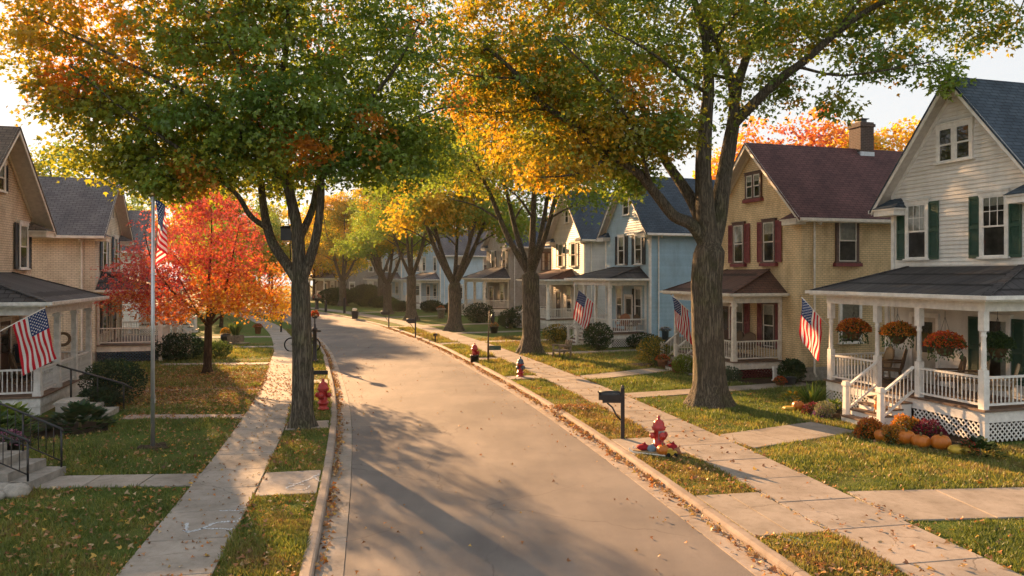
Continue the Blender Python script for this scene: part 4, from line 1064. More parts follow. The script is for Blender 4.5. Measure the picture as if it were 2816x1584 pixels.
def col_red(P, idx, rng):
    n = len(idx); t = (P[:, 2] - 3.0) / 3.2 - P[:, 0] * .13 + .28 * fuzz(P, 25, .8) + rng.normal(0, .2, idx.max() + 1)[idx] + rng.normal(0, .08, n)
    C = np.where((t > .5)[:, None], RED, ORG); C = np.where((t > .75)[:, None], PINK, C); C = np.where((t < .02)[:, None], GOLD, C); C = np.where((t < -.35)[:, None], YEL, C)
    return np.where((rng.random(n) < .12)[:, None], RUST, C)
tp, pv = tips_prev(sk, ends); foliage(T_RED, tp, pv, rng, col_red, per=17, spread=.34, size=(.09, .145), flat=.28, mat=LEAF_RED)

# --- street maples down the right-hand side: two grown patterns, copied
def street_tree(seed, label, loc, green, n=620, h=16.5, per=34, size=(.16, .26), red=.0, group=None, r0=.44, fork=3.9, low=5.2):
    rng = np.random.default_rng(seed); root = thing('maple_tree', label, 'tree', loc, 0, group); sk = Skeleton()
    tr = sk.limb([(0, 0, -.2), (0, 0, .5), (.03, 0, 1.6), (0, 0, fork)], r0 * 1.12, r0, n=6); top = tr[-1]; sk.r[0] = r0 * 1.35; sk.r[1] = r0 * 1.25
    m = 5
    for i in range(m):
        a = seed + i * 2 * math.pi / m + rng.uniform(-.3, .3); q = rng.uniform(.8, 1.25); dx, dy = math.cos(a), math.sin(a)
        L = sk.limb([sk.p[top], (dx * .55 * q, dy * .55 * q, fork + 1.0), (dx * 1.25 * q, dy * 1.25 * q, fork + 2.5), (dx * 2.0 * q, dy * 2.0 * q, fork + 4.6), (dx * 3.0 * q, dy * 3.0 * q, fork + 7.0), (dx * 3.6 * q, dy * 3.6 * q, fork + 9.6)], r0 * rng.uniform(.38, .56), .04, top)
        for j in (8, 12):
            b = a + rng.choice([-1, 1]) * rng.uniform(.4, .9); p = sk.p[L[j]]; sk.limb([p, p + np.array([math.cos(b) * 1.7, math.sin(b) * 1.7, .9]), p + np.array([math.cos(b) * 3.6, math.sin(b) * 3.6, 1.4])], .07, .02, L[j])
    zc = (low + h) / 2; spec = [(0, 0, zc + .8, 4.6, 4.6, (h - low) * .42, int(n * .40)), (0, 0, low + 1.9, 5.9, 5.9, 1.7, int(n * .34)), (0, 0, h - 2.2, 3.4, 3.4, 2.0, int(n * .12))]
    for i in range(7):
        a = rng.uniform(0, 6.28); spec.append((math.cos(a) * 4.8, math.sin(a) * 4.8, low + rng.uniform(-.2, 4.0), 1.8, 1.8, .9, int(n * .02)))
    tips = clumps(spec, rng); ends = grow(sk, tips, rng, seg=.9, rmin=.008)
    wood(sk, 'trunk', BARK, root, rcut=.012, rough=barkrough(seed, .05, (.75, 1.3)))
    def col(P, idx, rng):
        k = len(idx); t = .28 * fuzz(P, seed + 5, .55) + np.clip((P[:, 2] - zc) / (h - zc), -1, 1) * .16 - P[:, 0] * .030 + .16 * fuzz(P, seed + 6, 1.7) + rng.normal(0, .12, idx.max() + 1)[idx] + rng.normal(0, .04, k) + .44 - green
        C = np.where((t > .10)[:, None], LIME * .8, GREEN * 1.15); C = np.where((t > .27)[:, None], YEL * .8, C); C = np.where((t > .70)[:, None], GOLD, C); C = np.where((t > .95 - red)[:, None], ORG * 1.1, C); return C
    tp, pv = tips_prev(sk, ends); foliage(root, tp, pv, rng, col, per=per, spread=.72, size=size, shape=LEAF8 if size[0] < .2 else LEAF4)
    return root
GR = 'maples along the right-hand sidewalk'
T3 = street_tree(51, 'golden green maple with four upright limbs between cream and blue houses', (1.01, 40.66, LZ), .38, n=900, h=17, per=28, size=(.15, .23), group=GR, r0=.45, low=8.2, fork=4.2)
T4 = street_tree(62, 'golden maple with low spreading fork in front of grey house', (-4.37, 57.27, LZ), .22, n=760, h=17, per=32, size=(.2, .3), group=GR, r0=.47, fork=3.5, low=7.2)
dup(T3, 'maple with stout straight trunk left of the wide forked maple', (-9.33, 70.1, LZ), R(140), .95, GR)
dup(T4, 'slender golden maple before the pale blue porch', (-13.4, 81.3, LZ), R(215), .88, GR)
dup(T4, 'maple by the hedges where the street bends', (-22.8, 101.6, LZ), R(60), .92, GR)
dup(T3, 'dark trunked maple behind the hedges at the bend', (-17.2, 99, LZ), R(290), .9, GR)
# --- trees behind the houses
def far_tree(seed, label, loc, table, n=420, h=17, per=26, rad=5.2, low=3.0, dens=1.0, size=(.26, .42)):
    rng = np.random.default_rng(seed); root = thing('tree', label, 'tree', loc, 0); sk = Skeleton()
    tr = sk.limb([(0, 0, -.2), (.1, 0, 2), (0, .1, h * .4), (.2, 0, h * .8)], .34, .07, n=5)
    for i in range(9):
        a = rng.uniform(0, 6.28); j = tr[min(len(tr) - 1, 5 + i)]; p = np.array(sk.p[j]); l = rad * rng.uniform(.5, .8)
        sk.limb([p, p + np.array([math.cos(a) * l * .5, math.sin(a) * l * .5, 1.3]), p + np.array([math.cos(a) * l, math.sin(a) * l, 3.0])], .11, .03, j)
    spec = [(0, 0, h * .62, rad * .8, rad * .8, h * .34, int(n * .5)), (0, 0, h * .45, rad, rad, h * .2, int(n * .3))]
    for i in range(6):
        a = rng.uniform(0, 6.28); spec.append((math.cos(a) * rad * .75, math.sin(a) * rad * .75, h * rng.uniform(.4, .85), 1.8, 1.8, 1.3, int(n * .04)))
    tips = clumps(spec, rng, 2.4); tips = tips[tips[:, 2] > low]; ends = grow(sk, tips, rng, seg=1.0, rmin=.012); wood(sk, 'trunk', BARK2, root, rcut=.013)
    T = np.array(table)
    def col(P, idx, rng):
        t = (fuzz(P, seed + 1, .5) + rng.normal(0, .35, len(idx)) + 1.1) / 2.2 * len(T); return T[np.clip(t.astype(int), 0, len(T) - 1)]
    tp, pv = tips_prev(sk, ends); foliage(root, tp, pv, rng, col, per=per, spread=.85, size=size, shape=LEAF4); return root
FO = far_tree(71, 'orange tree rising behind the maroon roof', (25.5, 63, LZ), [ORG, GOLD, ORG * 1.1, PINK * .9], h=19.5, n=480, per=20)
FY = far_tree(72, 'yellow tree behind the brick chimney', (33.0, 62, LZ), [GOLD, YEL, YEL * 1.1, LIME], h=18.5, n=520)
FG = far_tree(73, 'hazy olive tree behind the cream brick house', (-43, 72, LZ), [GREEN * 1.3, LIME, LIME, YEL * .8], h=18, n=480)
dup(FO, 'thin orange tree behind the blue grey roof of the white house', (46.5, 66, LZ), R(80), 1.12)
dup(FY, 'broad yellow tree between the yellow house and the big maple', (21.0, 72, LZ), R(160), .95)
dup(FG, 'olive tree standing behind the tan house roof', (-55, 70, LZ), R(120), .95)
dup(FY, 'golden tree closing the far end of the street', (-36, 138, LZ), R(30), 1.0); dup(FG, 'green tree at the far end right of the golden one', (-24, 141, LZ), R(200), 1.05)
dup(FO, 'rusty tree beside the dark house at the bend', (-40.5, 126, LZ), R(250), .72); dup(FG, 'green tree far behind the pale blue houses', (-4, 128, LZ), R(10), 1.1); dup(FY, 'yellow tree far behind the grey brick house', (10, 112, LZ), R(310), 1.05)
dup(FY, 'golden tree behind the red maple on the left side', (-41, 100, LZ), R(70), 1.1); dup(FG, 'green tree far down the left side behind the white houses', (-56, 112, LZ), R(330), .95)
dup(T4, 'green gold maple seen between the red maple and the left maple trunk', (-32.5, 83, LZ), R(100), .85)
dup(FY, 'dense golden tree standing before the dark house at the bend', (-26.0, 117, LZ), R(140), .82); dup(FG, 'olive tree beside the road where it leaves view', (-36.5, 115, LZ), R(210), .8); dup(FY, 'yellow tree beyond the left kerb at the far bend', (-44, 112, LZ), R(20), .85)
dup(FG, 'small olive tree on the left lawns behind the red maple', (-23.5, 61, LZ), R(50), .52); dup(FY, 'small golden tree farther up the left lawns behind the red maple', (-29.5, 74, LZ), R(100), .6)
dup(FG, 'olive tree far beyond the bend, left of the golden trees', (-42.5, 127, LZ), R(80), 1.0); dup(FY, 'golden tree far beyond the bend seen beside the left maple trunk', (-32.5, 124, LZ), R(260), .9)
dup(FO, 'rusty orange tree just right of the big maple trunk, beyond the maroon roof', (21.3, 66, LZ), R(200), .96); dup(FY, 'amber tree filling the gap left of the brick chimney', (29.6, 67, LZ), R(235), 1.02)

# ------------------------------------------------------------------ things in the yards and on the porches
def hl(ctr, ph, x, y, z=0): return (ctr[0] + x * math.cos(ph) - y * math.sin(ph), ctr[1] + x * math.sin(ph) + y * math.cos(ph), LZ + z)
M_RED = plain('hydrant red paint', (.44, .035, .030), .38, .28, 9, .5, bmp=.15); M_SILVER = plain('dull silver paint', (.38, .40, .42), .4, .2, 9, .5, .5)
M_SLATEB = plain('slate blue paint', (.07, .10, .14), .45, .3, 9, .5); M_WOODW = plain('weathered timber', (.22, .17, .12), .8, .4, 9, .2, bmp=.5); M_WOODD = plain('dark stained timber', (.075, .045, .028), .6, .4, 9)
def cloth(name, c):
    m, nt, out = _mat(name); w = noise(nt, coords(nt), 30, 3); r = ramp(nt, w, [(.3, tuple(x * .9 for x in c)), (.7, c)])
    d = N(nt, 'ShaderNodeBsdfDiffuse'); t = N(nt, 'ShaderNodeBsdfTranslucent'); x = N(nt, 'ShaderNodeMixShader'); x.inputs[0].default_value = .38
    for q in (d, t): nt.links.new(r.outputs[0], q.inputs[0])
    nt.links.new(d.outputs[0], x.inputs[1]); nt.links.new(t.outputs[0], x.inputs[2]); nt.links.new(x.outputs[0], out.inputs[0]); return m
M_FR = cloth('flag red', (.60, .03, .045)); M_FW = cloth('flag white', (.82, .80, .77)); M_FB = cloth('flag navy', (.03, .06, .18))
M_ALU = plain('brushed pole aluminium', (.50, .51, .53), .32, .12, 6, .5, .7); M_PUMP = plain('pumpkin skin', (.50, .145, .012), .42, .18, 5, .5); M_STEM = plain('dry stalk', (.14, .12, .05), .8, .3, 20)
M_TERRA = plain('terracotta', (.34, .15, .08), .75, .25, 8, .3); M_RUB = plain('tyre rubber', (.012, .012, .012), .7, .2, 9, .3); M_WICK = plain('brown wicker', (.15, .095, .055), .65, .5, 60, .3, bmp=.8); M_WICKL = plain('honey wicker', (.36, .25, .14), .65, .45, 60, .3, bmp=.8)
M_STEP = plain('worn concrete step', (.27, .245, .215), .85, .3, 5, .25, bmp=.35); M_COIR = plain('coir basket lining', (.10, .065, .035), .95, .4, 40, .1, bmp=.8); M_YEL = plain('yellow gourd skin', (.52, .34, .04), .5, .2, 6)
M_CLOTHR = plain('red cloth', (.30, .015, .022), .8, .2, 8, .2); M_CLOTHB = plain('blue grey cloth', (.17, .24, .31), .85, .25, 8, .2); M_PURP = plain('violet cloth', (.10, .08, .24), .85, .25, 12, .2); M_TEAL = plain('dark green enamel', (.02, .07, .055), .4, .2, 8, .5)
M_CHALK3 = None
PLANT = leafmat('garden plant leaf', .35); PETAL = leafmat('flower petal', .3)

# --- flags
def flag(name, label, mount, tip, hoist, fly, drift, loc_axes=None, ripple=.05, wander=.0, pole=True, group=None):
    """cloth hung from the upper part of a pole running mount -> tip; drift is where the fly goes"""
    mount = Vector(mount); tip = Vector(tip); root = thing(name, label, 'flag', mount, 0, group)
    tip = tip - mount; u = tip.normalized(); dr = Vector(drift).normalized(); side_ = u.cross(dr).normalized()
    if pole:
        m = MB(); m.tube([(0, 0, 0), tuple(tip)], .016, 8); m.cur = 1; m.lathe([(.001, 0), (.03, .02), (.032, .045), (.001, .07)], 10, tuple(tip - Vector((0, 0, .02)))); m.build('pole', [W_TRIM, M_BRASS], root)
    nh, nf = 26, 44
    def pos(h, f, lift=0.0):
        w = ripple * math.sin(f * 7 + h * 5.0) * (.25 + f) + ripple * .6 * math.sin(f * 13 - h * 9) * f
        p = tip - u * (.05 + hoist * h) + dr * (fly * f) + side_ * (w + lift)
        p += -u * (wander * math.sin(h * 4.2 + f * 3) * f) + Vector((0, 0, -.10 * f * f))
        return p
    m = MB(); ids = [[m.pt(pos(i / nh, j / nf)) for j in range(nf + 1)] for i in range(nh + 1)]
    for i in range(nh):
        for j in range(nf):
            m.cur = 2 if (j < nf * .4 and i < 14) else (0 if (i // 2) % 2 == 0 else 1)
            m.face((ids[i][j], ids[i][j + 1], ids[i + 1][j + 1], ids[i + 1][j]), True)
    cl = m.build('cloth', [M_FR, M_FW, M_FB], root)
    st = MB()
    for r_ in range(9):
        for c_ in range(6 if r_ % 2 == 0 else 5):
            h0 = (r_ + 1) / 10 * 14 / 26; f0 = ((c_ * 2 + 1 + (r_ % 2)) / 12) * .4
            for s in (-1, 1):
                pts = []
                for k in range(10):
                    rr = (.030 if k % 2 == 0 else .013); a = math.pi / 2 + k * math.pi / 5
                    pts.append(pos(h0 + rr * math.sin(a) / hoist, f0 + rr * math.cos(a) / fly, s * .004))
                st.poly(pts[::s])
    st.build('stars', M_FW, cl); return root
flag('porch_flag', 'flag angled out from the far post of the white house porch', hl(ctr_white, ph_white, 2.42, -2.76, 2.62), hl(ctr_white, ph_white, 3.42, -2.80, 3.56), 1.0, 1.28, (-.10, -.12, -1), group='flags on porch posts')
flag('porch_flag', 'folded flag on the yellow brick house porch beside the big tree trunk', hl(ctr_yel, ph_yel, 2.36, -1.2, 2.5), hl(ctr_yel, ph_yel, 3.4, -1.25, 3.36), 1.0, 1.4, (.1, -.1, -1), wander=.14, ripple=.07, group='flags on porch posts')
flag('porch_flag', 'flag leaning toward the street from the blue house porch corner', hl(ctr_blue, ph_blue, 2.5, 2.36, 1.9), hl(ctr_blue, ph_blue, 4.35, 2.30, 3.42), 1.2, 1.6, (-.22, -.1, -1), group='flags on porch posts')
flag('porch_flag', 'flag hung across the near corner of the tan brick house porch', hl(ctr_tan, ph_tan, .12, -3.95, 1.85), hl(ctr_tan, ph_tan, 2.72, -4.22, 3.30), 1.0, 1.45, (.25, -.02, -1), group='flags on porch posts')
fp = thing('flagpole', 'tall bare aluminium flagpole standing in the left lawn', 'flagpole', (-8.89, 18.69, LZ))
m = MB(); m.tube([(0, 0, -.05), (0, 0, 3), (0, 0, 6.2)], [.052, .045, .033], 16); m.build('pole', M_ALU, fp)
m = MB(); m.lathe([(.001, 0), (.045, .02), (.055, .055), (.04, .09), (.001, .11)], 14, (0, 0, 6.2)); m.build('finial', M_BRASS, fp)
m = MB(); m.tube([(.06, -.03, 6.1), (.065, -.04, 3), (.055, -.03, 1.2)], .006, 5); m.box(.04, .06, -.01, .01, 1.1, 1.3); m.build('halyard', W_GREY, fp)
m = MB()
rr = random.Random(3)
for i in range(40): a = rr.uniform(0, 6.28); q = rr.uniform(.0, .42); m.blob((math.cos(a) * q, math.sin(a) * q, .0), (.09, .09, .03 + .03 * rr.random()), 6, i)
tag(m.build('mulch_ring', M_DIRT, None, (-8.89, 18.69, LZ)), 'ring of brown mulch round the flagpole foot', 'mulch')
# limp flag on the pole
root = thing('limp_flag', 'limp flag hanging in folds down the lawn flagpole', 'flag', (-8.84, 18.66, LZ + 6.12))
nh, nf = 26, 48
def lp(h, f, l=0.0):
    a = f * 1.18 - .05; x = .05 + .31 * math.sin(min(f, .62) * 2.5) * (1 - .2 * h) - .45 * max(0, f - .62) + .03 * math.sin(f * 9 + h * 3); y = -.04 + .07 * math.sin(f * 8.2 + h * 2.4) - .05 * f
    z = -1.12 * h - (f ** 1.15) * .68 * (.75 + .25 * (1 - h)) ; return Vector((x, y - l, z))
m = MB(); ids = [[m.pt(lp(i / nh, j / nf)) for j in range(nf + 1)] for i in range(nh + 1)]
for i in range(nh):
    for j in range(nf): m.cur = 2 if (j < nf * .4 and i < 14) else (0 if (i // 2) % 2 == 0 else 1); m.face((ids[i][j], ids[i][j + 1], ids[i + 1][j + 1], ids[i + 1][j]), True)
cl = m.build('cloth', [M_FR, M_FW, M_FB], root); st = MB()
for r_ in range(9):
    for c_ in range(6 if r_ % 2 == 0 else 5):
        h0 = (r_ + 1) / 10 * 14 / 26; f0 = ((c_ * 2 + 1 + (r_ % 2)) / 12) * .4
        st.poly([lp(h0 + (.026 if k % 2 == 0 else .011) * math.sin(1.571 + k * .6283) / .95, f0 + (.026 if k % 2 == 0 else .011) * math.cos(1.571 + k * .6283) / 1.2, .006) for k in range(10)])
st.build('stars', M_FW, cl)

# --- hydrants
def hydrant(label, loc, body, cap, s=1.0, rz=0, base=None, plate=None):
    r = thing('fire_hydrant', label, 'hydrant', loc, rz); r.scale = (s,) * 3
    m = MB(); m.lathe([(.155, 0), (.155, .04), (.115, .05), (.112, .16), (.15, .165), (.15, .20), (.115, .205), (.108, .50), (.15, .51), (.15, .545)], 18); m.build('barrel', [body], r)
    m = MB(); m.lathe([(.155, .546), (.165, .57), (.13, .585), (.125, .65), (.105, .70), (.06, .735), (.035, .745), (.035, .80), (.022, .83), (.001, .835)], 18); m.build('bonnet', [cap], r)
    for a, q in ((0, .058), (math.pi, .058), (-math.pi / 2, .075)):
        M = Matrix.Translation((0, 0, .39)) @ Matrix.Rotation(a, 4, 'Z') @ Matrix.Rotation(math.pi / 2, 4, 'Y'); m = MB(M); m.lathe([(q, .08), (q, .15), (q * 1.2, .152), (q * 1.2, .19), (q * .5, .195), (q * .45, .225), (.001, .226)], 12); m.build('nozzle_cap', cap if base is None else body, r)
    if plate:
        m = MB(); m.box(-.075, .075, -.122, -.112, .30, .50); m.build('face_plate', plate, r)
    if base:
        m = MB(); m.lathe([(.18, -.02), (.19, .26), (.20, .262), (.20, .30), (.165, .302)], 18); m.build('tub', [base], r)
    return r
hydrant('weathered red hydrant with grey face plate, standing among toys by the apron', (3.51, 18.07, LZ + .022), M_RED, M_RED, 1.06, R(20), plate=M_SILVER)
hydrant('red hydrant with slate blue and silver top on the right kerb strip', (.35, 31.52, LZ), M_RED, M_SLATEB, 1.02, R(40))
hydrant('red hydrant rising from a black tub on the right kerb strip', (-1.83, 36.96, LZ), M_RED, M_RED, 1.12, R(80), base=M_BLACK)
hydrant('stout all red hydrant half hidden behind the left maple trunk', (-5.98, 23.92, LZ), M_RED, M_RED, 1.18, R(-10), plate=M_RED)

# toys and bundles heaped round the near hydrant
def near(dx, dy, z=.0): return (3.51 + dx * .74, 18.07 + dy, LZ + .024 + z)
t = thing('toy_sled', 'pale wooden sled with curled end lying left of the near hydrant', 'sled', near(-.34, -.16), R(-28))
m = MB(); m.box(-.36, .36, -.13, .13, .05, .075); m.build('seat_board', M_WICKL, t)
for s in (-1, 1): m = MB(); m.tube([(.42, s * .13, .025), (-.34, s * .13, .025), (-.43, s * .13, .06), (-.46, s * .13, .12)], .02, 8); m.build('runner', W_CREAM, t)
def bundle(name, label, loc, r, mat, seed, cat):
    m = MB(); m.blob((0, 0, r[2] * .92), r, 16, seed, .12); m.tube([(0, 0, r[2] * 1.7), (.02, .01, r[2] * 1.95), (.05, 0, r[2] * 2.1)], [r[0] * .3, r[0] * .16, r[0] * .26], 8); return tag(m.build(name, mat, None, loc), label, cat)
bundle('cloth_sack', 'red cloth bundle resting on the sled by the near hydrant', near(-.52, -.10, .075), (.15, .12, .075), M_CLOTHR, 1, 'sack'); bundle('cloth_sack', 'blue grey cloth bundle tucked against the near hydrant', near(-.27, -.19, .03), (.11, .09, .10), M_CLOTHB, 2, 'sack')
bundle('cloth_sack', 'round red sack standing right of the near hydrant', near(.40, -.10, .0), (.15, .13, .12), M_CLOTHR, 3, 'sack'); bundle('cloth_sack', 'small brown sack at the right end of the toys', near(.52, -.24, .0), (.10, .09, .08), M_TERRA, 4, 'sack')
def pumpkin(name, label, loc, r, h, mat=None, seed=0, cat='pumpkin', stem=True):
    t = thing(name, label, cat, loc, seed); n = 12; prof = [(r * math.sin(math.pi * i / n) ** .72 * (1 if i else .0) + .002, h * (1 - math.cos(math.pi * i / n)) / 2 - (0.10 * h * max(0, (i - 9) / 3) ** 2)) for i in range(n + 1)]
    m = MB(); m.lathe(prof, 40, (0, 0, 0), lambda a: 1 - .075 * abs(math.cos(a * 4.5 + seed)) ** 3); m.build('flesh', mat or M_PUMP, t)
    if stem: m = MB(); m.tube([(0, 0, h * .86), (.0, .0, h * 1.02), (.02, .02, h * 1.15)], [r * .16, r * .10, r * .12], 7); m.build('stalk', M_STEM, t)
    return t
pumpkin('pumpkin', 'small orange pumpkin among the sacks by the near hydrant', near(.04, -.33), .15, .25, seed=1)
m = MB(); m.box(-.12, .12, -.08, .08, .03, .11); m.cur = 1
for x in (-.08, .08):
    for y in (-.09, .09): m.tube([(x, y - .015, .045), (x, y + .015, .045)], .045, 10)
m.cur = 0; m.box(-.11, .02, -.07, .07, .112, .17); tag(m.build('toy_cart', [M_YEL, M_RUB], None, near(.30, -.38)), 'yellow toy cart with black wheels in front of the red sack', 'toy')

# --- mailboxes and posts
def mailbox(label, loc, rz, s=1.0, post_h=1.02, arm=True, group='mailboxes along the kerb'):
    r = thing('mailbox', label, 'mailbox', loc, rz, group); r.scale = (s,) * 3
    m = MB(); m.box(-.05, .05, -.05, .05, -.05, post_h + .28 if arm else post_h); 
    if arm: m.lathe([(.055, 0), (.06, .02), (.03, .05), (.05, .08), (.001, .11)], 10, (0, 0, post_h + .28))
    m.build('post', M_BLACK, r)
    if arm:
        m = MB(); m.box(-.52, -.05, -.04, .04, post_h - .075, post_h - .0); m.tube([(-.05, 0, post_h - .52), (-.16, 0, post_h - .40), (-.26, 0, post_h - .20), (-.40, 0, post_h - .08)], .022, 6); m.build('bracket', M_BLACK, r)
    x0, x1 = (-.60, -.06) if arm else (-.27, .27)
    m = MB(); w, h, z0 = .10, .13, post_h + .004; rows = []
    for x in (x0, x1):
        pr = [(x, -w, z0), (x, w, z0), (x, w, z0 + h)] + [(x, w * math.cos(a), z0 + h + w * math.sin(a)) for a in [math.pi * k / 8 for k in range(1, 8)]] + [(x, -w, z0 + h)]
        rows.append([m.pt(p) for p in pr])
    k = len(rows[0]); m.face(rows[0][::-1]); m.face(rows[1])
    for i in range(k): m.face((rows[0][i], rows[0][(i + 1) % k], rows[1][(i + 1) % k], rows[1][i]), 2 < i < 10)
    m.build('box', M_BLACK, r)
    m = MB(); m.box(x0 - .02, x0 - .004, -w - .008, w + .008, z0 + .0, z0 + h + w * .8); m.box(x0 - .045, x0 - .02, -.02, .02, z0 + h + .05, z0 + h + .08); m.build('lid', M_BLACK, r)
    return r
mb = mailbox('black mailbox on a tall black post with curved bracket, nearest on the right', (2.87, 19.6, LZ), R(-4))
def mdup(label, loc, rz, s=1): return dup(mb, label, loc, R(rz), s)
mdup('black mailbox on a post before the wide forked golden maple', (-6.58, 51.47, LZ), 8, 1.0); mdup('black mailbox with thick post in front of the slender straight maple', (-9.98, 61.14, LZ), 15, 1.05)
mailbox('black mailbox on a plain post beside the left sidewalk beyond the bicycle', (-17.03, 55.7, LZ), R(5), 1.15, .95, False)
r = mailbox('small pale mailbox on a thin stake on the right kerb strip', (-4.8, 47.28, LZ), R(70), .62, .7, False)
def slimpost(name, label, loc, h, cat='post', mat=None, w=.13):
    m = MB(); m.hexa([(-w, -w * .8, -.05), (w, -w * .8, -.05), (w, w * .8, -.05), (-w, w * .8, -.05)], [(-w * .85, -w * .7, h), (w * .85, -w * .7, h), (w * .85, w * .7, h), (-w * .85, w * .7, h)]); m.lathe([(w * 1.15, 0), (w * 1.2, .05), (.001, .12)], 8, (0, 0, h)); return tag(m.build(name, mat or M_BLACK, None, loc), label, cat, 'dark posts along the far kerb')
slimpost('kerb_post', 'tall dark post by the trunk where the street bends', (-18.4, 83, LZ), 1.6); slimpost('kerb_post', 'short dark post left of the tall one at the bend', (-21.1, 85.6, LZ), 1.2); slimpost('kerb_post', 'dark post half hidden by left maple trunk at the bend', (-27.2, 94.5, LZ), 2.2)
pl = thing('pedestal_planter', 'dark pedestal topped with white and red blooms at the bend', 'planter', (-23.88, 92.41, LZ)); m = MB(); m.lathe([(.3, 0), (.24, .1), (.2, .9), (.34, 1.3), (.36, 1.35), (.3, 1.36)], 14); m.build('pedestal', M_BLACK, pl)
tb = thing('trash_bin', 'black bin with a white bundle on its lid on the right kerb strip', 'bin', (-15.09, 72.61, LZ)); tb.scale = (.62,) * 3; m = MB(); m.hexa([(-.4, -.3, 0), (.4, -.3, 0), (.4, .3, 0), (-.4, .3, 0)], [(-.5, -.38, 1.15), (.5, -.38, 1.15), (.5, .38, 1.15), (-.5, .38, 1.15)]); m.build('body', M_BLACK, tb); m = MB(); m.box(-.54, .54, -.42, .42, 1.152, 1.22); m.build('lid', M_BLACK, tb)
m = MB(); m.blob((0, 0, .14), (.24, .2, .15), 12, 5, .2); tag(m.build('cloth_bundle', M_FW, None, (-15.14, 72.56, LZ + .757)), 'white bundle resting on the black bin', 'bundle')
sp = thing('sign_post', 'thin leaning post with a dark green board at knee height on the right strip', 'sign', (-1.15, 36.47, LZ)); m = MB(); m.tube([(0, 0, -.05), (.0, 0, 1.0), (.02, 0, 1.7), (.06, 0, 2.5)], [.05, .045, .022, .018], 8); m.build('post', M_WOODD, sp)
m = MB(); m.box(.05, .62, -.02, .02, .62, .83); m.build('board', M_TEAL, sp); m = MB(M=Matrix.Translation((.16, 0, 2.15)) @ Matrix.Rotation(1.57, 4, 'Y') @ Matrix.Rotation(.3, 4, 'X')); m.lathe([(.001, 0), (.2, .02), (.24, .08), (.22, .09), (.001, .05)], 14); m.build('dish', M_BLACK, sp)
sg = thing('sign_post', 'black post with a short horizontal sign arm behind the left maple trunk', 'sign', (-6.62, 25.1, LZ)); m = MB(); m.box(-.03, .03, -.03, .03, -.05, 1.18); m.build('post', M_BLACK, sg); m = MB(); m.box(.03, .50, -.02, .02, .95, 1.08); m.build('arm', M_BLACK, sg)
lp_ = thing('lamp_post', 'black post topped with an orange leaf bundle beside the bicycle', 'post', (-9.74, 37.3, LZ)); m = MB(); m.lathe([(.2, -.02), (.16, .05), (.10, .1), (.095, 1.45), (.14, 1.5), (.14, 1.6), (.07, 1.66), (.06, 1.8), (.03, 1.85), (.03, 2.1), (.12, 2.12), (.14, 2.18), (.02, 2.2)], 12); m.box(-.3, .3, -.03, .03, 1.44, 1.52); m.build('post', M_BLACK, lp_)

# --- bicycle
bk = thing('bicycle', 'dark bicycle parked behind the left maple trunk on the kerb strip', 'bicycle', (-11.58, 41.7, LZ)); bk.scale = (1.08,) * 3
for x in (-.56, .56):
    m = MB(); n = 28; m.tube([(x + .345 * math.cos(a), 0, .36 + .345 * math.sin(a)) for a in [2 * math.pi * k / n for k in range(n + 1)]], .034, 6, False); w = m.build('wheel', M_RUB, bk)
    m = MB()
    for k in range(12): a = k * math.pi / 6; m.tube([(x, 0, .36), (x + .33 * math.cos(a), 0, .36 + .33 * math.sin(a))], .004, 4)
    m.tube([(x, -.05, .36), (x, .05, .36)], .03, 8); m.build('spokes', M_SILVER, w)
m = MB()
for a, b in (((-.56, 0, .36), (-.08, 0, .34)), ((-.56, 0, .36), (-.2, 0, .82)), ((-.08, 0, .34), (-.22, 0, .92)), ((-.08, 0, .34), (.40, 0, .86)), ((-.2, 0, .82), (.38, 0, .9)), ((.36, 0, 1.02), (.56, 0, .36))): m.tube([a, b], .02, 7)
m.build('frame', M_BLACK, bk)
m = MB(); m.tube([(.30, -.26, 1.04), (.36, -.1, 1.06), (.36, .1, 1.06), (.30, .26, 1.04)], .014, 6); m.build('handlebar', M_BLACK, bk); m = MB(); m.blob((-.24, 0, .95), (.14, .07, .035), 10, 1, .05); m.build('saddle', M_BLACK, bk)
m = MB(); m.tube([(-.08, -.03, .34), (-.08, .03, .34)], .10, 14); m.box(-.02, .05, .06, .14, .2, .22); m.box(-.2, -.13, -.14, -.06, .45, .47); m.build('crank', M_BLACK, bk)

# --- black box slung in the fork of the left maple
bx = thing('hanging_box', 'black box slung on a cord in the fork of the left maple', 'box', (-6.42, 21.75, LZ + 5.45)); m = MB(); m.box(-.19, .19, -.17, .17, -.2, .14); m.hexa([(-.22, -.2, .141), (.22, -.2, .141), (.22, .2, .141), (-.22, .2, .141)], [(-.15, -.13, .22), (.15, -.13, .22), (.15, .13, .22), (-.15, .13, .22)]); m.build('body', M_BLACK, bx)
m = MB(); m.tube([(0, 0, .21), (-.02, 0, .6), (-.05, 0, 1.3)], .014, 5); m.tube([(.03, 0, -.2), (.04, 0, -.75)], .016, 5); m.build('cord', M_BLACK, bx)

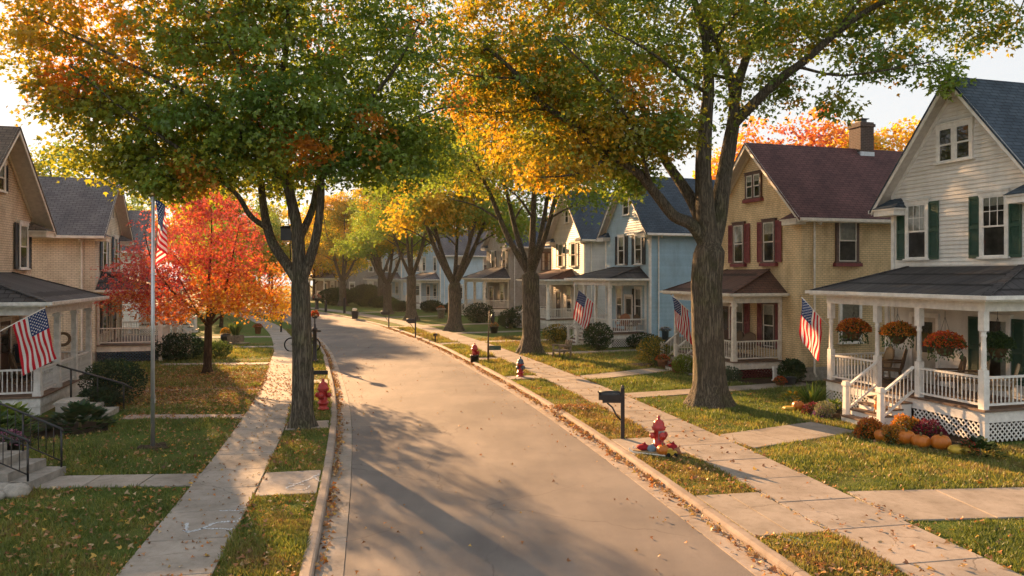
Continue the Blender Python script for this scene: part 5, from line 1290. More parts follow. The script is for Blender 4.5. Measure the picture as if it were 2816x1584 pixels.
# --- plants
def shrub(name, label, loc, rx, ry, h, cols, n=1600, size=(.05, .09), seed=0, cat='shrub', group=None, shape=LEAF4, stems=True, floor=.0, lumps=6, mat=None, up=.5):
    rg = np.random.default_rng(100 + seed); cs = [(0, 0, h * .5)] + [(rg.uniform(-.45, .45) * rx, rg.uniform(-.45, .45) * ry, h * rg.uniform(.35, .66)) for _ in range(lumps)]
    P = []; Nn = []
    for i, c in enumerate(cs):
        k = n // (2 if i == 0 else 2 * lumps); d = unit(rg.normal(size=(k, 3))); q = (1 if i == 0 else .58) * (rg.random(k) ** .33 * .45 + .62)[:, None] * np.array([rx, ry, h * .5]) * .92
        P.append(np.array(c) + d * q); Nn.append(d)
    P = np.vstack(P); Nn = np.vstack(Nn); k = P[:, 2] > floor + .02; P, Nn = P[k], Nn[k]
    T = np.array(cols); t = (fuzz(P, seed + 3, 3 / max(rx, .2)) + rg.normal(0, .4, len(P)) + 1.1) / 2.2 * len(T); C = T[np.clip(t.astype(int), 0, len(T) - 1)] * rg.uniform(.7, 1.3, (len(P), 1))
    ax = Nn + rg.normal(0, .6, P.shape); ax[:, 2] += up
    root = thing(name, label, cat, loc, 0, group)
    leafset('foliage', P, ax, rg.normal(size=P.shape) + Nn, rg.uniform(*size, len(P)), C, mat or PLANT, shape, .8, root)
    if stems:
        m = MB(); rr = random.Random(seed)
        for i in range(7): a = rr.uniform(0, 6.28); m.tube([(math.cos(a) * .06, math.sin(a) * .06, -.04), (math.cos(a) * rx * .3, math.sin(a) * ry * .3, h * .4), (math.cos(a) * rx * .6, math.sin(a) * ry * .6, h * .72)], [.02, .014, .006], 5)
        m.build('stem', BARK2, root)
    return root
DK = [(.012, .030, .012), (.020, .048, .018), (.030, .062, .020)]; MD = [(.030, .062, .018), (.050, .095, .024), (.075, .120, .030)]; LT = [(.09, .16, .03), (.15, .22, .04), (.20, .25, .05)]; YG = [(.10, .12, .02), (.24, .20, .025), (.36, .25, .03)]
shrub('shrub', 'tall dark evergreen shrub beside the tan house stone steps', (-13.05, 24.75, LZ), 1.0, 1.0, 1.5, DK, 4200, (.05, .10), 1); shrub('shrub', 'low dark evergreen shrub in front of the taller one by the stone steps', (-12.95, 23.7, LZ), .62, .6, .75, DK, 2000, (.05, .09), 2)
shrub('shrub', 'broad dark shrub at the cream house porch corner behind the flagpole', (-16.6, 37.6, LZ), 1.25, 1.0, 1.35, DK, 3600, (.07, .13), 3); shrub('shrub', 'spreading green shrub left of the red maple trunk', (-15.2, 38.6, LZ), .9, .8, .9, MD, 1800, (.07, .12), 4)
shrub('shrub', 'leafy green bush at the blue house porch steps', (4.85, 42.6, LZ), .85, .8, 1.55, DK[1:] + MD[1:2], 2600, (.07, .14), 5); shrub('shrub', 'green bush under the blue house lattice near its downspout', (7.6, 43.7, LZ), 1.0, .7, .85, DK[1:] + MD[:1], 1800, (.07, .13), 6)
shrub('hedge', 'clipped hedge, half yellow, left of blue house steps', (2.75, 47.3, LZ), .85, .7, 1.15, YG + MD[:1], 2400, (.06, .11), 7, 'hedge')
shrub('shrub', 'large round dark bush in front of grey brick house porch', (-2.9, 66.7, LZ), 1.35, 1.3, 1.75, DK, 3200, (.09, .16), 8)
shrub('shrub', 'yellow green bush left of the yellow house steps', (6.55, 35.1, LZ), .75, .7, 1.4, YG + MD[1:], 2600, (.06, .11), 9); shrub('shrub', 'rounded lime green bush peeping left of the big maple trunk', (7.35, 32.3, LZ), .5, .5, .85, [(.12, .17, .02), (.19, .23, .03)], 1500, (.05, .09), 10)
shrub('shrub', 'grey green bush under the yellow house red lattice', (8.55, 29.9, LZ), .55, .5, .62, [(.05, .085, .05), (.08, .12, .07)], 1500, (.05, .09), 11); shrub('shrub', 'dark leafy plant at the yellow house corner by the downspout', (10.95, 29.55, LZ), .5, .45, .95, DK[1:] + MD[:1], 1300, (.08, .14), 12)
for i, (lb, x, y, a, b) in enumerate((('low clipped bush before the long pale blue side wall', -9.1, 85.5, 1.3, 1.3), ('round bush by the pale blue wall next to a lower clipped bush', -6.3, 82.0, 1.2, 1.2), ('dark bush under the pale blue porch', -12.9, 86.5, 1.3, 1.2), ('big dark hedge mass where the street bends', -24.2, 104.5, 2.7, 2.4), ('tall dark hedge right of the hedge mass at the bend', -19.6, 101.5, 2.2, 2.9), ('low spreading hedge before the tall dark hedge', -16.6, 97.5, 1.9, 1.4), ('dark bush beside the cream house porch steps', -.2, 59.6, .9, 1.5), ('bush between the grey and cream houses', .9, 66.5, 1.3, 1.5))):
    shrub('shrub', lb, (x, y, LZ), a, a, b, DK[1:] + MD if y > 95 else DK + MD[:1], int(1500 * a * a + 600) if a > 1.5 else 2200, (.12, .22) if y > 80 else (.08, .15), 20 + i)
def rosette(name, label, loc, r, h, col, n=90, w=.8, seed=0, size=(.22, .34), cat='plant', blades=False):
    rg = np.random.default_rng(seed); a = rg.uniform(0, 6.28, n); q = np.sqrt(rg.random(n)); P = np.stack([np.cos(a) * q * r * .75, np.sin(a) * q * r * .75, h * (1 - q ** 2) * .8 + .04 * rg.random(n)], 1)
    if blades: P = np.stack([np.cos(a) * .1 * q, np.sin(a) * .1 * q, np.zeros(n)], 1)
    ax = np.stack([np.cos(a) * (q + .15), np.sin(a) * (q + .15), (.25 + rg.random(n) * .5) if not blades else 1.2 + rg.random(n)], 1)
    shape = np.array([(0, 0), (.10, .15), (.40, .42), (.36, .68), (0, 1), (-.36, .68), (-.40, .42), (-.10, .15)]) if not blades else np.array([(-.05, 0), (.05, 0), (.07, .5), (.0, 1.0), (-.07, .5)])
    C = np.array(col)[rg.integers(0, len(col), n)] * rg.uniform(.75, 1.25, (n, 1)); root = thing(name, label, cat, loc)
    leafset('foliage', P, ax, np.stack([-np.cos(a) * .3, -np.sin(a) * .3, np.ones(n)], 1), rg.uniform(*size, n), C, PLANT, shape, w, root, .18)
    m = MB(); m.lathe([(.05, -.04), (.03, h * .3), (.001, h * .5)], 7); m.build('stem', M_STEM, root); return root
rosette('hosta', 'broad leaved hosta clump in front of the tan house porch', (-11.95, 20.9, LZ), .95, .62, [(.022, .058, .026), (.038, .082, .034), (.06, .10, .045)], 260, .85, 1); rosette('garden_plant', 'lime green large leaved plant by the near porch skirt at left edge', (-13.5, 20.2, LZ), .7, .85, LT, 150, .9, 2, (.2, .34)); rosette('garden_plant', 'dark large leaved plant behind the near concrete steps', (-12.6, 18.4, LZ), .8, .9, MD, 170, .9, 3, (.2, .32)); rosette('fern', 'feathery green plant between hosta and porch at left', (-12.75, 19.7, LZ), .45, .7, MD, 110, .4, 4, (.16, .28))
rosette('tall_grass_plant', 'arching light green strap leaved plant left of the white porch steps', (9.75, 24.55, LZ), .5, .3, LT, 60, .8, 5, (.6, .9), blades=True); rosette('garden_plant', 'yellow green spreading plant behind small pumpkin left of white porch', (9.25, 24.9, LZ), .5, .45, YG + LT, 120, .7, 6, (.14, .22)); rosette('garden_plant', 'bright green low plant beside purple blooms left of white steps', (9.95, 23.3, LZ), .45, .35, LT, 120, .6, 7, (.14, .22))
shrub('shrub', 'small clipped grey green bush at the foot of the white porch steps', (9.35, 22.55, LZ), .3, .3, .5, [(.13, .15, .09), (.19, .20, .13)], 1200, (.03, .05), 30, stems=False)
def mum(name, label, loc, r, h, petals, n=900, seed=0, size=(.028, .05), green=True, cat='flowers', parent=None):
    rg = np.random.default_rng(seed + 400); d = unit(rg.normal(size=(n, 3))); d[:, 2] = np.abs(d[:, 2]) * 1.05 - .12; lump = 1 + .12 * fuzz(d, seed, 4); P = d * np.array([r, r, h]) * (lump * rg.uniform(.86, 1.04, n))[:, None]; P = P[P[:, 2] > .01]; d = d[:len(P)]; dd = unit(P)
    C = np.array(petals)[rg.integers(0, len(petals), len(P))] * rg.uniform(.7, 1.25, (len(P), 1)); root = parent or thing(name, label, cat, loc)
    leafset('blossom', P, dd + rg.normal(0, .5, P.shape), rg.normal(size=P.shape) + dd, rg.uniform(*size, len(P)), C, PETAL, LEAF4, 1.0, root)
    d = unit(rg.normal(size=(n // 2, 3))); P = d * np.array([r, r, h]) * (rg.random(n // 2) ** .4 * .94)[:, None]; P[:, 2] = np.abs(P[:, 2]) * .9
    C = np.array(MD)[rg.integers(0, 3, len(P))]; leafset('foliage', P, d + rg.normal(0, .5, P.shape), rg.normal(size=P.shape), rg.uniform(.05, .09, len(P)), C, PLANT, LEAF4, .8, root)
    return root
BUR = [(.16, .012, .035), (.22, .02, .05), (.10, .01, .025)]; PUR = [(.20, .07, .30), (.27, .11, .36), (.14, .04, .22)]; ORF = [(.50, .12, .015), (.56, .20, .02), (.42, .06, .02)]; GOF = [(.46, .20, .02), (.52, .28, .03), (.36, .13, .02)]; REF = [(.50, .03, .02), (.46, .08, .02)]
mum('mum_flowers', 'burgundy mums in the bed left of white porch steps', (9.25, 23.2, LZ), .34, .36, BUR, 900, 1); mum('mum_flowers', 'purple mums beside the burgundy ones left of white steps', (9.33, 22.75, LZ), .27, .30, PUR, 800, 2)
mum('mum_flowers', 'rust orange mum dome nearest the white porch newel post', (9.42, 19.85, LZ), .38, .52, ORF + GOF[:1], 2000, 3, (.035, .06)); mum('mum_flowers', 'golden brown mum dome between rust mum and pumpkins', (9.74, 19.25, LZ), .37, .44, GOF, 1900, 4, (.035, .06))
mum('mum_flowers', 'large golden mum dome behind the pumpkins against white lattice', (10.36, 19.85, LZ), .42, .60, GOF + ORF[1:2], 2000, 5, (.035, .06)); mum('mum_flowers', 'deep burgundy mum right of golden mum against the white lattice', (10.72, 19.35, LZ), .42, .52, BUR, 1700, 6, (.035, .06))
pumpkin('pumpkin', 'orange pumpkin tucked behind another beneath the burgundy mum', (9.92, 19.0, LZ), .22, .36, seed=2); pumpkin('pumpkin', 'orange pumpkin in front, left of the pair beside the white lattice', (10.08, 18.62, LZ), .22, .33, seed=3); pumpkin('pumpkin', 'round orange pumpkin standing alone right of the others by white lattice', (10.46, 18.42, LZ), .23, .37, seed=4)
pumpkin('pumpkin', 'squat orange pumpkin in the gap between rust and golden mums', (9.5, 19.38, LZ), .2, .3, seed=8)
pumpkin('gourd', 'striped yellow gourd lying at the stone edging by white lattice', (10.62, 17.95, LZ), .24, .22, M_YEL, 5, 'gourd', False)
pumpkin('pumpkin', 'small orange pumpkin at the tip of the bed left of white porch', (9.0, 23.75, LZ), .19, .30, seed=6); pumpkin('gourd', 'flat tan gourd beside the small pumpkin left of white porch', (8.72, 23.75, LZ), .2, .14, M_YEL, 7, 'gourd', False)
rosette('garden_plant', 'dark green plant with red blooms at the near white porch corner', (11.0, 17.75, LZ), .55, .4, DK[1:] + MD[:1], 170, .8, 8, (.12, .2)); mum('red_flowers', 'red blooms among dark leaves at near white porch corner', (10.85, 17.9, LZ), .22, .38, REF, 160, 7)
# beds and stone edging
def bed(label, pts, z=.015, mat=None):
    m = MB(); m.poly([(x, y, LZ + z) for x, y in pts]); KEEPPOLY.append(pts); return tag(m.build('flower_bed', mat or M_SOIL), kind='structure')
KEEPPOLY = []
def wl(x, y): return hl(ctr_white, ph_white, x, y)[:2]
bed('', [wl(2.35, 3.4), wl(3.3, 3.3), wl(4.2, 2.2), wl(4.35, 1.2), wl(4.2, .75), wl(2.35, .75)]); bed('', [wl(2.35, -.75), wl(4.0, -.85), wl(4.3, -1.6), wl(3.9, -2.8), wl(2.6, -3.3), wl(2.3, -3)])
def yl(x, y): return hl(ctr_yel, ph_yel, x, y)[:2]
bed('', [yl(2.3, 2.0), yl(3.3, 2.3), yl(3.2, -.9), yl(2.3, -.9)]); bed('', [yl(.2, 2.1), yl(3.3, 2.3), yl(2.6, 3.2), yl(.4, 4.3), yl(-.4, 3.4)]); bed('', [(-14.2, 22.6), (-11.6, 21.7), (-11.0, 20.6), (-12.0, 19.6), (-14.5, 19.2)]); bed('', [yl(2.4, -2.8), yl(4.0, -2.7), yl(4.4, -4.2), yl(2.4, -4.2)])
def edging(label, pts, seed, n=None):
    rr = random.Random(seed); pts = [Vector((*p, 0)) for p in pts]; i = 0
    for a, b in zip(pts[:-1], pts[1:]):
        l = (b - a).length; k = max(1, int(l / .34))
        for j in range(k):
            p = a.lerp(b, (j + .5) / k); m = MB(Matrix.Translation((p.x, p.y, LZ)) @ Matrix.Rotation(math.atan2(b.y - a.y, b.x - a.x) + rr.uniform(-.12, .12), 4, 'Z')); m.blob((0, 0, .03), (.16 + rr.uniform(-.02, .02), .085, .05 + rr.uniform(-.01, .015)), 10, rr.randint(0, 999), .1)
            tag(m.build('edging_stone', M_STONE), label, 'stone', label + 's')
edging('pale stone edging the bed of pumpkins by the white porch', [wl(4.25, .85), wl(4.4, 1.3), wl(4.22, 2.25), wl(3.35, 3.32)], 4); edging('pale stone edging the bed under the red lattice', [yl(3.3, -.6), yl(3.35, 2.3), yl(2.65, 3.2)], 5)
# hanging baskets on the white porch
def basket(label, loc, petals, seed, r=.43, chain=.62, green=False):
    t = thing('hanging_basket', label, 'hanging basket', loc, 0, 'hanging baskets on the white porch'); m = MB(); m.lathe([(.06, -.26), (.15, -.22), (.22, -.1), (.25, 0), (.23, .01), (.1, -.02)], 14); m.build('bowl', M_COIR, t)
    m = MB()
    for k in range(3): a = k * 2.094; m.tube([(.24 * math.cos(a), .24 * math.sin(a), 0), (0, 0, chain)], .005, 4)
    m.tube([(0, 0, chain), (0, 0, chain + .16)], .006, 4); m.build('hanger', M_BLACK, t)
    mum('', '', None, r, .42, petals, 1900, seed, (.035, .065), parent=t)
    rg = np.random.default_rng(seed); n = 160; a = rg.uniform(0, 6.28, n); q = rg.random(n); P = np.stack([np.cos(a) * r * .78, np.sin(a) * r * .78, .06 - q * .38], 1); leafset('trailing_leaves', P, np.stack([np.cos(a) * .4, np.sin(a) * .4, -np.ones(n)], 1), rg.normal(size=P.shape), rg.uniform(.06, .10, n), np.array(MD)[rg.integers(0, 3, n)], PLANT, LEAF4, .7, t)
    return t
basket('basket of rust orange blooms nearest the flag on white porch', hl(ctr_white, ph_white, 2.3, -1.72, 2.5), ORF + GOF[:1], 1, .49); basket('basket of golden orange blooms over the white porch steps', hl(ctr_white, ph_white, 2.3, .06, 2.52), GOF + ORF[:2], 2, .5)
basket('basket of red orange blooms with trailing stems between the last two porch posts', hl(ctr_white, ph_white, 2.3, 1.72, 2.34), ORF + REF, 3, .5, .8); basket('dark green fern basket hanging before the white house front window', hl(ctr_white, ph_white, 1.3, 2.42, 2.35), MD + DK[1:], 4, .36, .8)
# porch chairs
def chair(label, loc, rz, mat, rock=False, s=1.0, group='porch chairs'):
    t = thing('wicker_chair' if not rock else 'rocking_chair', label, 'chair', loc, rz, group); t.scale = (s,) * 3
    m = MB(); m.box(-.27, .29, -.29, .29, .36, .42); m.build('seat', mat, t)
    m = MB(); rows = []
    M = Matrix.Translation((-.27, 0, .42)) @ Matrix.Rotation(-.22, 4, 'Y'); m.M = M
    pr = [(-.30, 0), (-.31, .35), (-.24, .56), (0, .66), (.24, .56), (.31, .35), (.30, 0)]
    a = [m.pt((0, y, z)) for y, z in pr]; b = [m.pt((-.05, y * .98, z)) for y, z in pr]; m.face(a); m.face(b[::-1])
    for i in range(len(pr)): j = (i + 1) % len(pr); m.face((a[i], b[i], b[j], a[j]))
    m.tube([(.0, y, z) for y, z in pr], .025, 6); m.build('backrest', mat, t)
    for s_ in (-1, 1): m = MB(); m.tube([(-.33, s_ * .31, .66), (.0, s_ * .34, .65), (.27, s_ * .33, .63), (.31, s_ * .32, .55), (.28, s_ * .30, .38)], .03, 7); m.build('armrest', mat, t)
    for x in (-.24, .26):
        for s_ in (-1, 1): m = MB(); m.tube([(x, s_ * .26, .36), (x * 1.1, s_ * .28, .05 if rock else .0)], .024, 6); m.build('leg', mat, t)
    if rock:
        for s_ in (-1, 1): m = MB(); m.tube([(-.48, s_ * .28, .10), (-.2, s_ * .28, .025), (.1, s_ * .28, .02), (.42, s_ * .28, .09)], .025, 6); m.build('rocker', mat, t)
    return t
Z = .865
chair('dark wicker rocking chair left of the white house front door', hl(ctr_white, ph_white, .85, -1.75, Z), ph_white + R(-48), M_WICK, True); chair('pale wicker chair turned beside the dark rocker on white porch', hl(ctr_white, ph_white, .75, -2.45, Z), ph_white + R(-20), M_WICKL)
chair('dark wicker armchair in the middle of the white porch', hl(ctr_white, ph_white, 1.0, .55, Z), ph_white + R(-38), M_WICK); chair('honey wicker armchair with high back below the white porch window', hl(ctr_white, ph_white, .7, 1.05, Z), ph_white + R(-42), M_WICKL); chair('honey wicker chair facing left at the near end of white porch', hl(ctr_white, ph_white, 1.1, 2.3, Z), ph_white + R(-50), M_WICKL)
chair('dark chair on the yellow house porch by its corner post', hl(ctr_yel, ph_yel, 1.0, -.2, .725), ph_yel, M_WICK); chair('dark high backed chair between yellow house porch windows', hl(ctr_yel, ph_yel, 1.0, .75, .725), ph_yel + R(20), M_WICK); chair('brown chair behind the blue house porch rail', hl(ctr_blue, ph_blue, 1.0, 1.4, .825), ph_blue + R(40), M_TERRA); chair('dark chair at the back of the blue house porch', hl(ctr_blue, ph_blue, .8, 2.0, .825), ph_blue, M_WICK)
chair('dark rocking chair on the tan house porch behind its posts', hl(ctr_tan, ph_tan, 1.0, -.6, .585), ph_tan + R(30), M_WICK, True); chair('dark armchair at the far end of tan house porch', hl(ctr_tan, ph_tan, .9, 1.1, .585), ph_tan, M_WICK)
# figure of dried leaves on the steps
t = thing('harvest_figure', 'small orange and straw harvest figure leaning on the white porch step', 'decoration', hl(ctr_white, ph_white, 3.25, .42, .345)); m = MB(); m.blob((0, 0, .24), (.15, .12, .15), 14, 3, .15); m.build('body', M_PUMP, t); m = MB(); m.blob((-.05, -.02, .44), (.11, .1, .09), 12, 4, .2); m.build('head', M_WICKL, t)
for x, y in ((-.08, -.07), (.08, -.06), (.08, .07), (-.08, .07)): m = MB(); m.tube([(x, y, .18), (x * 1.4, y * 1.3, .08), (x * 1.2, y * 1.4, .0)], .022, 6); m.build('leg', M_WICKL, t)
bundle('cloth_sack', 'violet cloth bundle between the mums beneath the white porch rail', (10.05, 19.98, LZ), (.2, .16, .14), M_PURP, 9, 'sack')
# pots by the yellow house steps and elsewhere
def pot(label, loc, r, h, petals, seed, mat=None, fr=1.3, cat='flower pot'):
    t = thing('flower_pot', label, cat, loc, 0, 'potted flowers'); m = MB(); m.lathe([(r * .68, 0), (r * .95, h * .86), (r * 1.06, h * .87), (r * 1.08, h), (r * .9, h), (r * .85, h * .9)], 16); m.build('pot', mat or M_TERRA, t)
    mum('', '', None, r * fr, r * 1.1, petals, 500, seed, (.03, .055), parent=t)
    for c in t.children:
        if c.name.startswith(('blossom', 'foliage')): c.location.z = h * .85
    return t
pot('terracotta pot of orange red flowers left of yellow house steps', (6.85, 34.35, LZ), .26, .42, REF + ORF, 21); pot('terracotta pot of dark red flowers at the foot of yellow house steps', (7.15, 32.9, LZ), .22, .30, REF + BUR, 22); pot('low pot of bright orange flowers by the yellow house basement wall', (10.3, 29.0, LZ), .2, .16, REF + ORF, 23); pot('pale stone urn of orange flowers on the far lawn', (-6.9, 73.6, LZ), .42, .95, ORF, 24, M_STONE, 1.1)
pot('dark tub of orange flowers on the lawn left of the wide forked trunk', (-1.3, 54.95, LZ), .34, .5, ORF + GOF, 25, M_BLACK, 1.0); pot('small pot of red orange flowers near the left kerb beyond the bicycle', (-18.3, 54.4, LZ), .26, .55, ORF + REF, 26); pot('blue grey pot of green leaves at the yellow house corner', (10.75, 29.2, LZ), .26, .36, MD, 27, M_SLATEB); pot('iron stand of white blooms against blue house side wall', (8.95, 44.1, LZ), .22, 1.15, [(.45, .42, .40), (.3, .28, .3)], 28, M_SLATEB, 1.5)
pot('tub of purple pink flowers on the ledge by the near concrete steps', (-11.1, 16.62, LZ + .02), .26, .62, [(.28, .08, .16), (.36, .16, .26), (.2, .05, .16)], 29, M_BLACK, 1.4)
for lb, p, pe, sd in (('orange leaf bundle on the black post beside the bicycle', (-9.74, 37.3, LZ + 2.2), ORF + REF, 31), ('white and red blooms on the dark pedestal at the bend', (-23.88, 92.41, LZ + 1.36), [(.6, .56, .54), (.5, .04, .05), (.55, .2, .1)], 32)): mum('flower_bundle', lb, p, .2 if sd == 31 else .5, .3 if sd == 31 else .6, pe, 300, sd, (.05, .09))
# planter by the left walk, rustic chair and bench on the right lawns
t = thing('wooden_planter', 'wooden box planter with tall grass and yellow pot on the left lawn walk', 'planter', (-17.1, 46.6, LZ), R(-10)); m = MB(); m.box(-.35, .45, -.3, .3, .12, .52); m.box(-.75, .75, -.45, .45, .0, .06); m.build('box', M_WOODW, t); m = MB(); m.lathe([(.15, .06), (.3, .3), (.3, .5), (.24, .62)], 14, (-.62, 0, 0)); m.build('pot', M_BLACK, t)
rg = np.random.default_rng(5); n = 160; a = rg.uniform(0, 6.28, n); P = np.stack([.05 + np.cos(a) * .15, np.sin(a) * .15, np.full(n, .5)], 1); leafset('grass', P, np.stack([np.cos(a) * .35, np.sin(a) * .35, np.ones(n)], 1), rg.normal(size=P.shape), rg.uniform(.5, .9, n), np.array(LT + MD)[rg.integers(0, 6, n)], PLANT, np.array([(-.04, 0), (.04, 0), (.03, .6), (0, 1), (-.03, .6)]), 1, t)
mum('yellow_flowers', 'yellow flower ball in the dark pot of the left lawn planter', hl((-17.1, 46.6), R(-10), -.62, 0, .62), .28, .36, [(.5, .3, .02), (.45, .2, .02)], 400, 33, (.05, .09))
t = thing('rustic_chair', 'rough log armchair at the foot of the forked maple by blue house', 'chair', (2.55, 38.6, LZ), R(200))
m = MB(); m.box(-.32, .32, -.42, .42, .34, .42); m.build('seat', M_WOODW, t); m = MB()
for y in (-.3, -.1, .1, .3): m.tube([(-.30, y, .42), (-.42, y * 1.1, .92)], .04, 6)
m.build('backrest', M_WOODW, t)
for x in (-.3, .3):
    for y in (-.4, .4): m = MB(); m.tube([(x, y, -.02), (x * 1.02, y, .62)], .05, 7); m.build('leg', M_WOODW, t)
for y in (-.42, .42): m = MB(); m.tube([(-.36, y, .62), (.36, y, .64)], .045, 7); m.build('armrest', M_WOODW, t)
t = thing('garden_bench', 'pale grey trough bench on the lawn before the cream house', 'bench', (.0, 60.6, LZ), R(8)); m = MB(); m.box(-.5, .55, -.25, .25, .32, .42); m.box(-.5, .55, .2, .26, .42, .8); m.build('seat', W_GREY, t); m = MB(); m.box(-.45, -.35, -.22, .22, 0, .32); m.box(.4, .5, -.22, .22, 0, .32); m.build('support', W_GREY, t)
t = thing('bird_bath', 'pale stone bird bath right of the grey trough bench', 'bird bath', (.75, 62.4, LZ)); m = MB(); m.lathe([(.34, 0), (.3, .1), (.16, .2), (.13, .85), (.2, 1.0)], 14); m.build('pedestal', M_STONE, t); m = MB(); m.lathe([(.2, 1.002), (.48, 1.16), (.5, 1.2), (.44, 1.2), (.1, 1.1)], 18); m.build('bowl', M_STONE, t)
# near concrete steps with iron rails at the left edge, stone steps to the tan house
t = thing('concrete_steps', 'worn concrete steps with black iron rails at left frame edge', 'steps', (-9.55, 15.55, LZ))
for k in range(5): m = MB(); m.box(-.42 * k - .42 - (.0 if k < 4 else 1.5), -.42 * k, -.62, .62, -.05 if k == 0 else .0, .17 * (k + 1)); m.build('step', M_STEP, t)
for y in (.56, -.56):
    m = MB(); m.tube([(-.06, y, .0), (-.06, y, .98)], .022, 7); m.tube([(-.88, y, .34), (-.88, y, 1.30)], .02, 7); m.tube([(-1.7, y, .68), (-1.7, y, 1.66)], .022, 7); m.tube([(-.02, y, .92), (-.06, y, .985), (-1.72, y, 1.67), (-2.3, y, 1.70)], .026, 8); m.tube([(-.06, y, .30), (-1.7, y, 1.0)], .014, 6)
    for i in range(1, 10): x = -.06 - 1.64 * i / 10; m.tube([(x, y, .30 + .43 * i / 10 * 1.63), (x, y, .97 + .68 * i / 10)], .009, 5)
    m.build('handrail', M_BLACK, t)
KEEP.append((-9.55, 15.55, 0, -4.2, .05, -.7, .7))
t = thing('stone_steps', 'rough stone steps with dark iron handrail climbing to the tan house porch', 'steps', (-12.0, 23.0, LZ), R(12))
for k in range(3): m = MB(); m.blob((-.5 - .42 * k, 0, .09 + .17 * k), (.36, .62, .13), 12, k, .08); m.box(-.42 * k - .7, -.42 * k - .12, -.55, .55, -.02, .165 * (k + 1)); m.build('step', M_STONE, t)
m = MB(); m.tube([(-.0, .6, .0), (-.0, .6, .85)], .022, 7); m.tube([(-1.5, .6, .3), (-1.5, .6, 1.35)], .03, 7); m.tube([(.25, .6, .70), (-.0, .6, .86), (-1.5, .6, 1.36), (-1.9, .6, 1.5)], .03, 8); m.tube([(-.75, .6, .3), (-.75, .6, 1.1)], .018, 6); m.build('handrail', M_BLACK, t)
KEEP.append((-12.0, 23.0, R(12), -1.9, .1, -.7, .7))
rr = random.Random(9)
for i in range(9):
    m = MB(); q = rr.uniform(.11, .2); m.blob((0, 0, q * .5), (q * 1.2, q, q * .8), 12, i, .14); tag(m.build('field_stone', M_STONE, None, (-9.75 - rr.uniform(-.25, .9), 14.55 + rr.uniform(-.25, .25), LZ)), 'brown field stone heaped beside the near concrete steps', 'stone', 'field stones beside the near concrete steps')
# wreath and cupboard on the tan house porch
t = tag(MB().tube([(0, .2 * math.cos(a), .2 * math.sin(a)) for a in [k * 2 * math.pi / 20 for k in range(21)]], .05, 8, False).build('wreath', M_WICK, None, hl(ctr_tan, ph_tan, 2.28, -1.1, 2.1)), 'dark twig wreath hanging under the tan house porch beam', 'wreath'); t.rotation_euler = (0, 0, ph_tan + R(-70))
m = MB(); m.tube([(0, 0, .24), (0, 0, .94)], .006, 4); m.build('cord', M_BLACK, t)
t = thing('porch_cupboard', 'dark grey cupboard standing on the tan house porch', 'cupboard', hl(ctr_tan, ph_tan, .35, 1.45, .585), ph_tan); m = MB(); m.box(-.2, .2, -.4, .4, 0, 1.15); m.box(-.23, .24, -.44, .44, 1.152, 1.19); m.build('body', C_CHAR, t)
for s in (-1, 1): m = MB(); m.box(.201, .22, s * .2 - .18, s * .2 + .18, .08, 1.08); m.build('door', C_CHAR, t)
pot('pot of dry orange leaves on the tan house porch cupboard', hl(ctr_tan, ph_tan, .35, 1.45, 1.776), .16, .2, ORF + GOF, 41)
strokes('chalk_drawing', [(.09, [(-5.55, 12.9), (-5.38, 12.45), (-5.2, 12.55), (-5.05, 12.95), (-4.75, 12.98)]), (.08, [(-5.35, 12.42), (-5.2, 12.62), (-4.9, 12.62), (-4.65, 12.58)]), (.07, [(-5.25, 13.55), (-4.8, 13.62)]), (.04, [(-4.74, 13.2), (-4.72, 12.95)])], M_CHALK, 'pale blue chalk scribble on the near left sidewalk slabs')
strokes('chalk_drawing', [(.09, [(-4.5, 15.0), (-4.25, 15.6), (-4.1, 16.1)]), (.05, [(-4.55, 15.35), (-4.2, 15.25)]), (.05, [(-4.2, 15.9), (-3.95, 15.5)]), (.05, [(-4.45, 14.95), (-4.1, 14.9), (-4.05, 15.2)])], M_CHALK, 'faded chalk lines on the left kerb apron', LZ + .029)
strokes('chalk_drawing', [(.10, [(4.5, 12.25), (4.72, 12.0), (4.8, 11.75)]), (.09, [(4.6, 11.9), (4.95, 11.85), (4.98, 11.6)]), (.07, [(4.45, 11.95), (4.7, 11.8)])], M_CHALK2, 'faded green chalk smudge on the near right apron', LZ + .029)

# ------------------------------------------------------------------ grass blades and fallen leaves
def free_mask(P, pad=0.0, walks=True):
    ok = np.ones(len(P), bool)
    if walks:
        for A, B, hw in WALKS:
            D = B - A; l = np.linalg.norm(D); d = D / l; r = P - A; t = r @ d; n = r @ np.array([-d[1], d[0]]); ok &= ~((t > -.02) & (t < l + .02) & (np.abs(n) < hw + pad))
    for cx, cy, ph, x0, x1, y0, y1 in KEEP:
        r = P - np.array([cx, cy]); x = r[:, 0] * math.cos(ph) + r[:, 1] * math.sin(ph); y = -r[:, 0] * math.sin(ph) + r[:, 1] * math.cos(ph); ok &= ~((x > x0) & (x < x1) & (y > y0) & (y < y1))
    for pts in KEEPPOLY:
        inside = np.zeros(len(P), bool); q = np.array(pts); j = len(q) - 1
        for i in range(len(q)):
            c = ((q[i, 1] > P[:, 1]) != (q[j, 1] > P[:, 1])) & (P[:, 0] < (q[j, 0] - q[i, 0]) * (P[:, 1] - q[i, 1]) / (q[j, 1] - q[i, 1] + 1e-12) + q[i, 0]); inside ^= c; j = i
        ok &= ~inside
    for x, y, r in ((-5.87, 21.12, .42), (6.45, 24.64, .8), (1.01, 40.66, .7), (-13.22, 32.79, .3), (-8.89, 18.69, .35)): ok &= (P[:, 0] - x) ** 2 + (P[:, 1] - y) ** 2 > r * r
    return ok
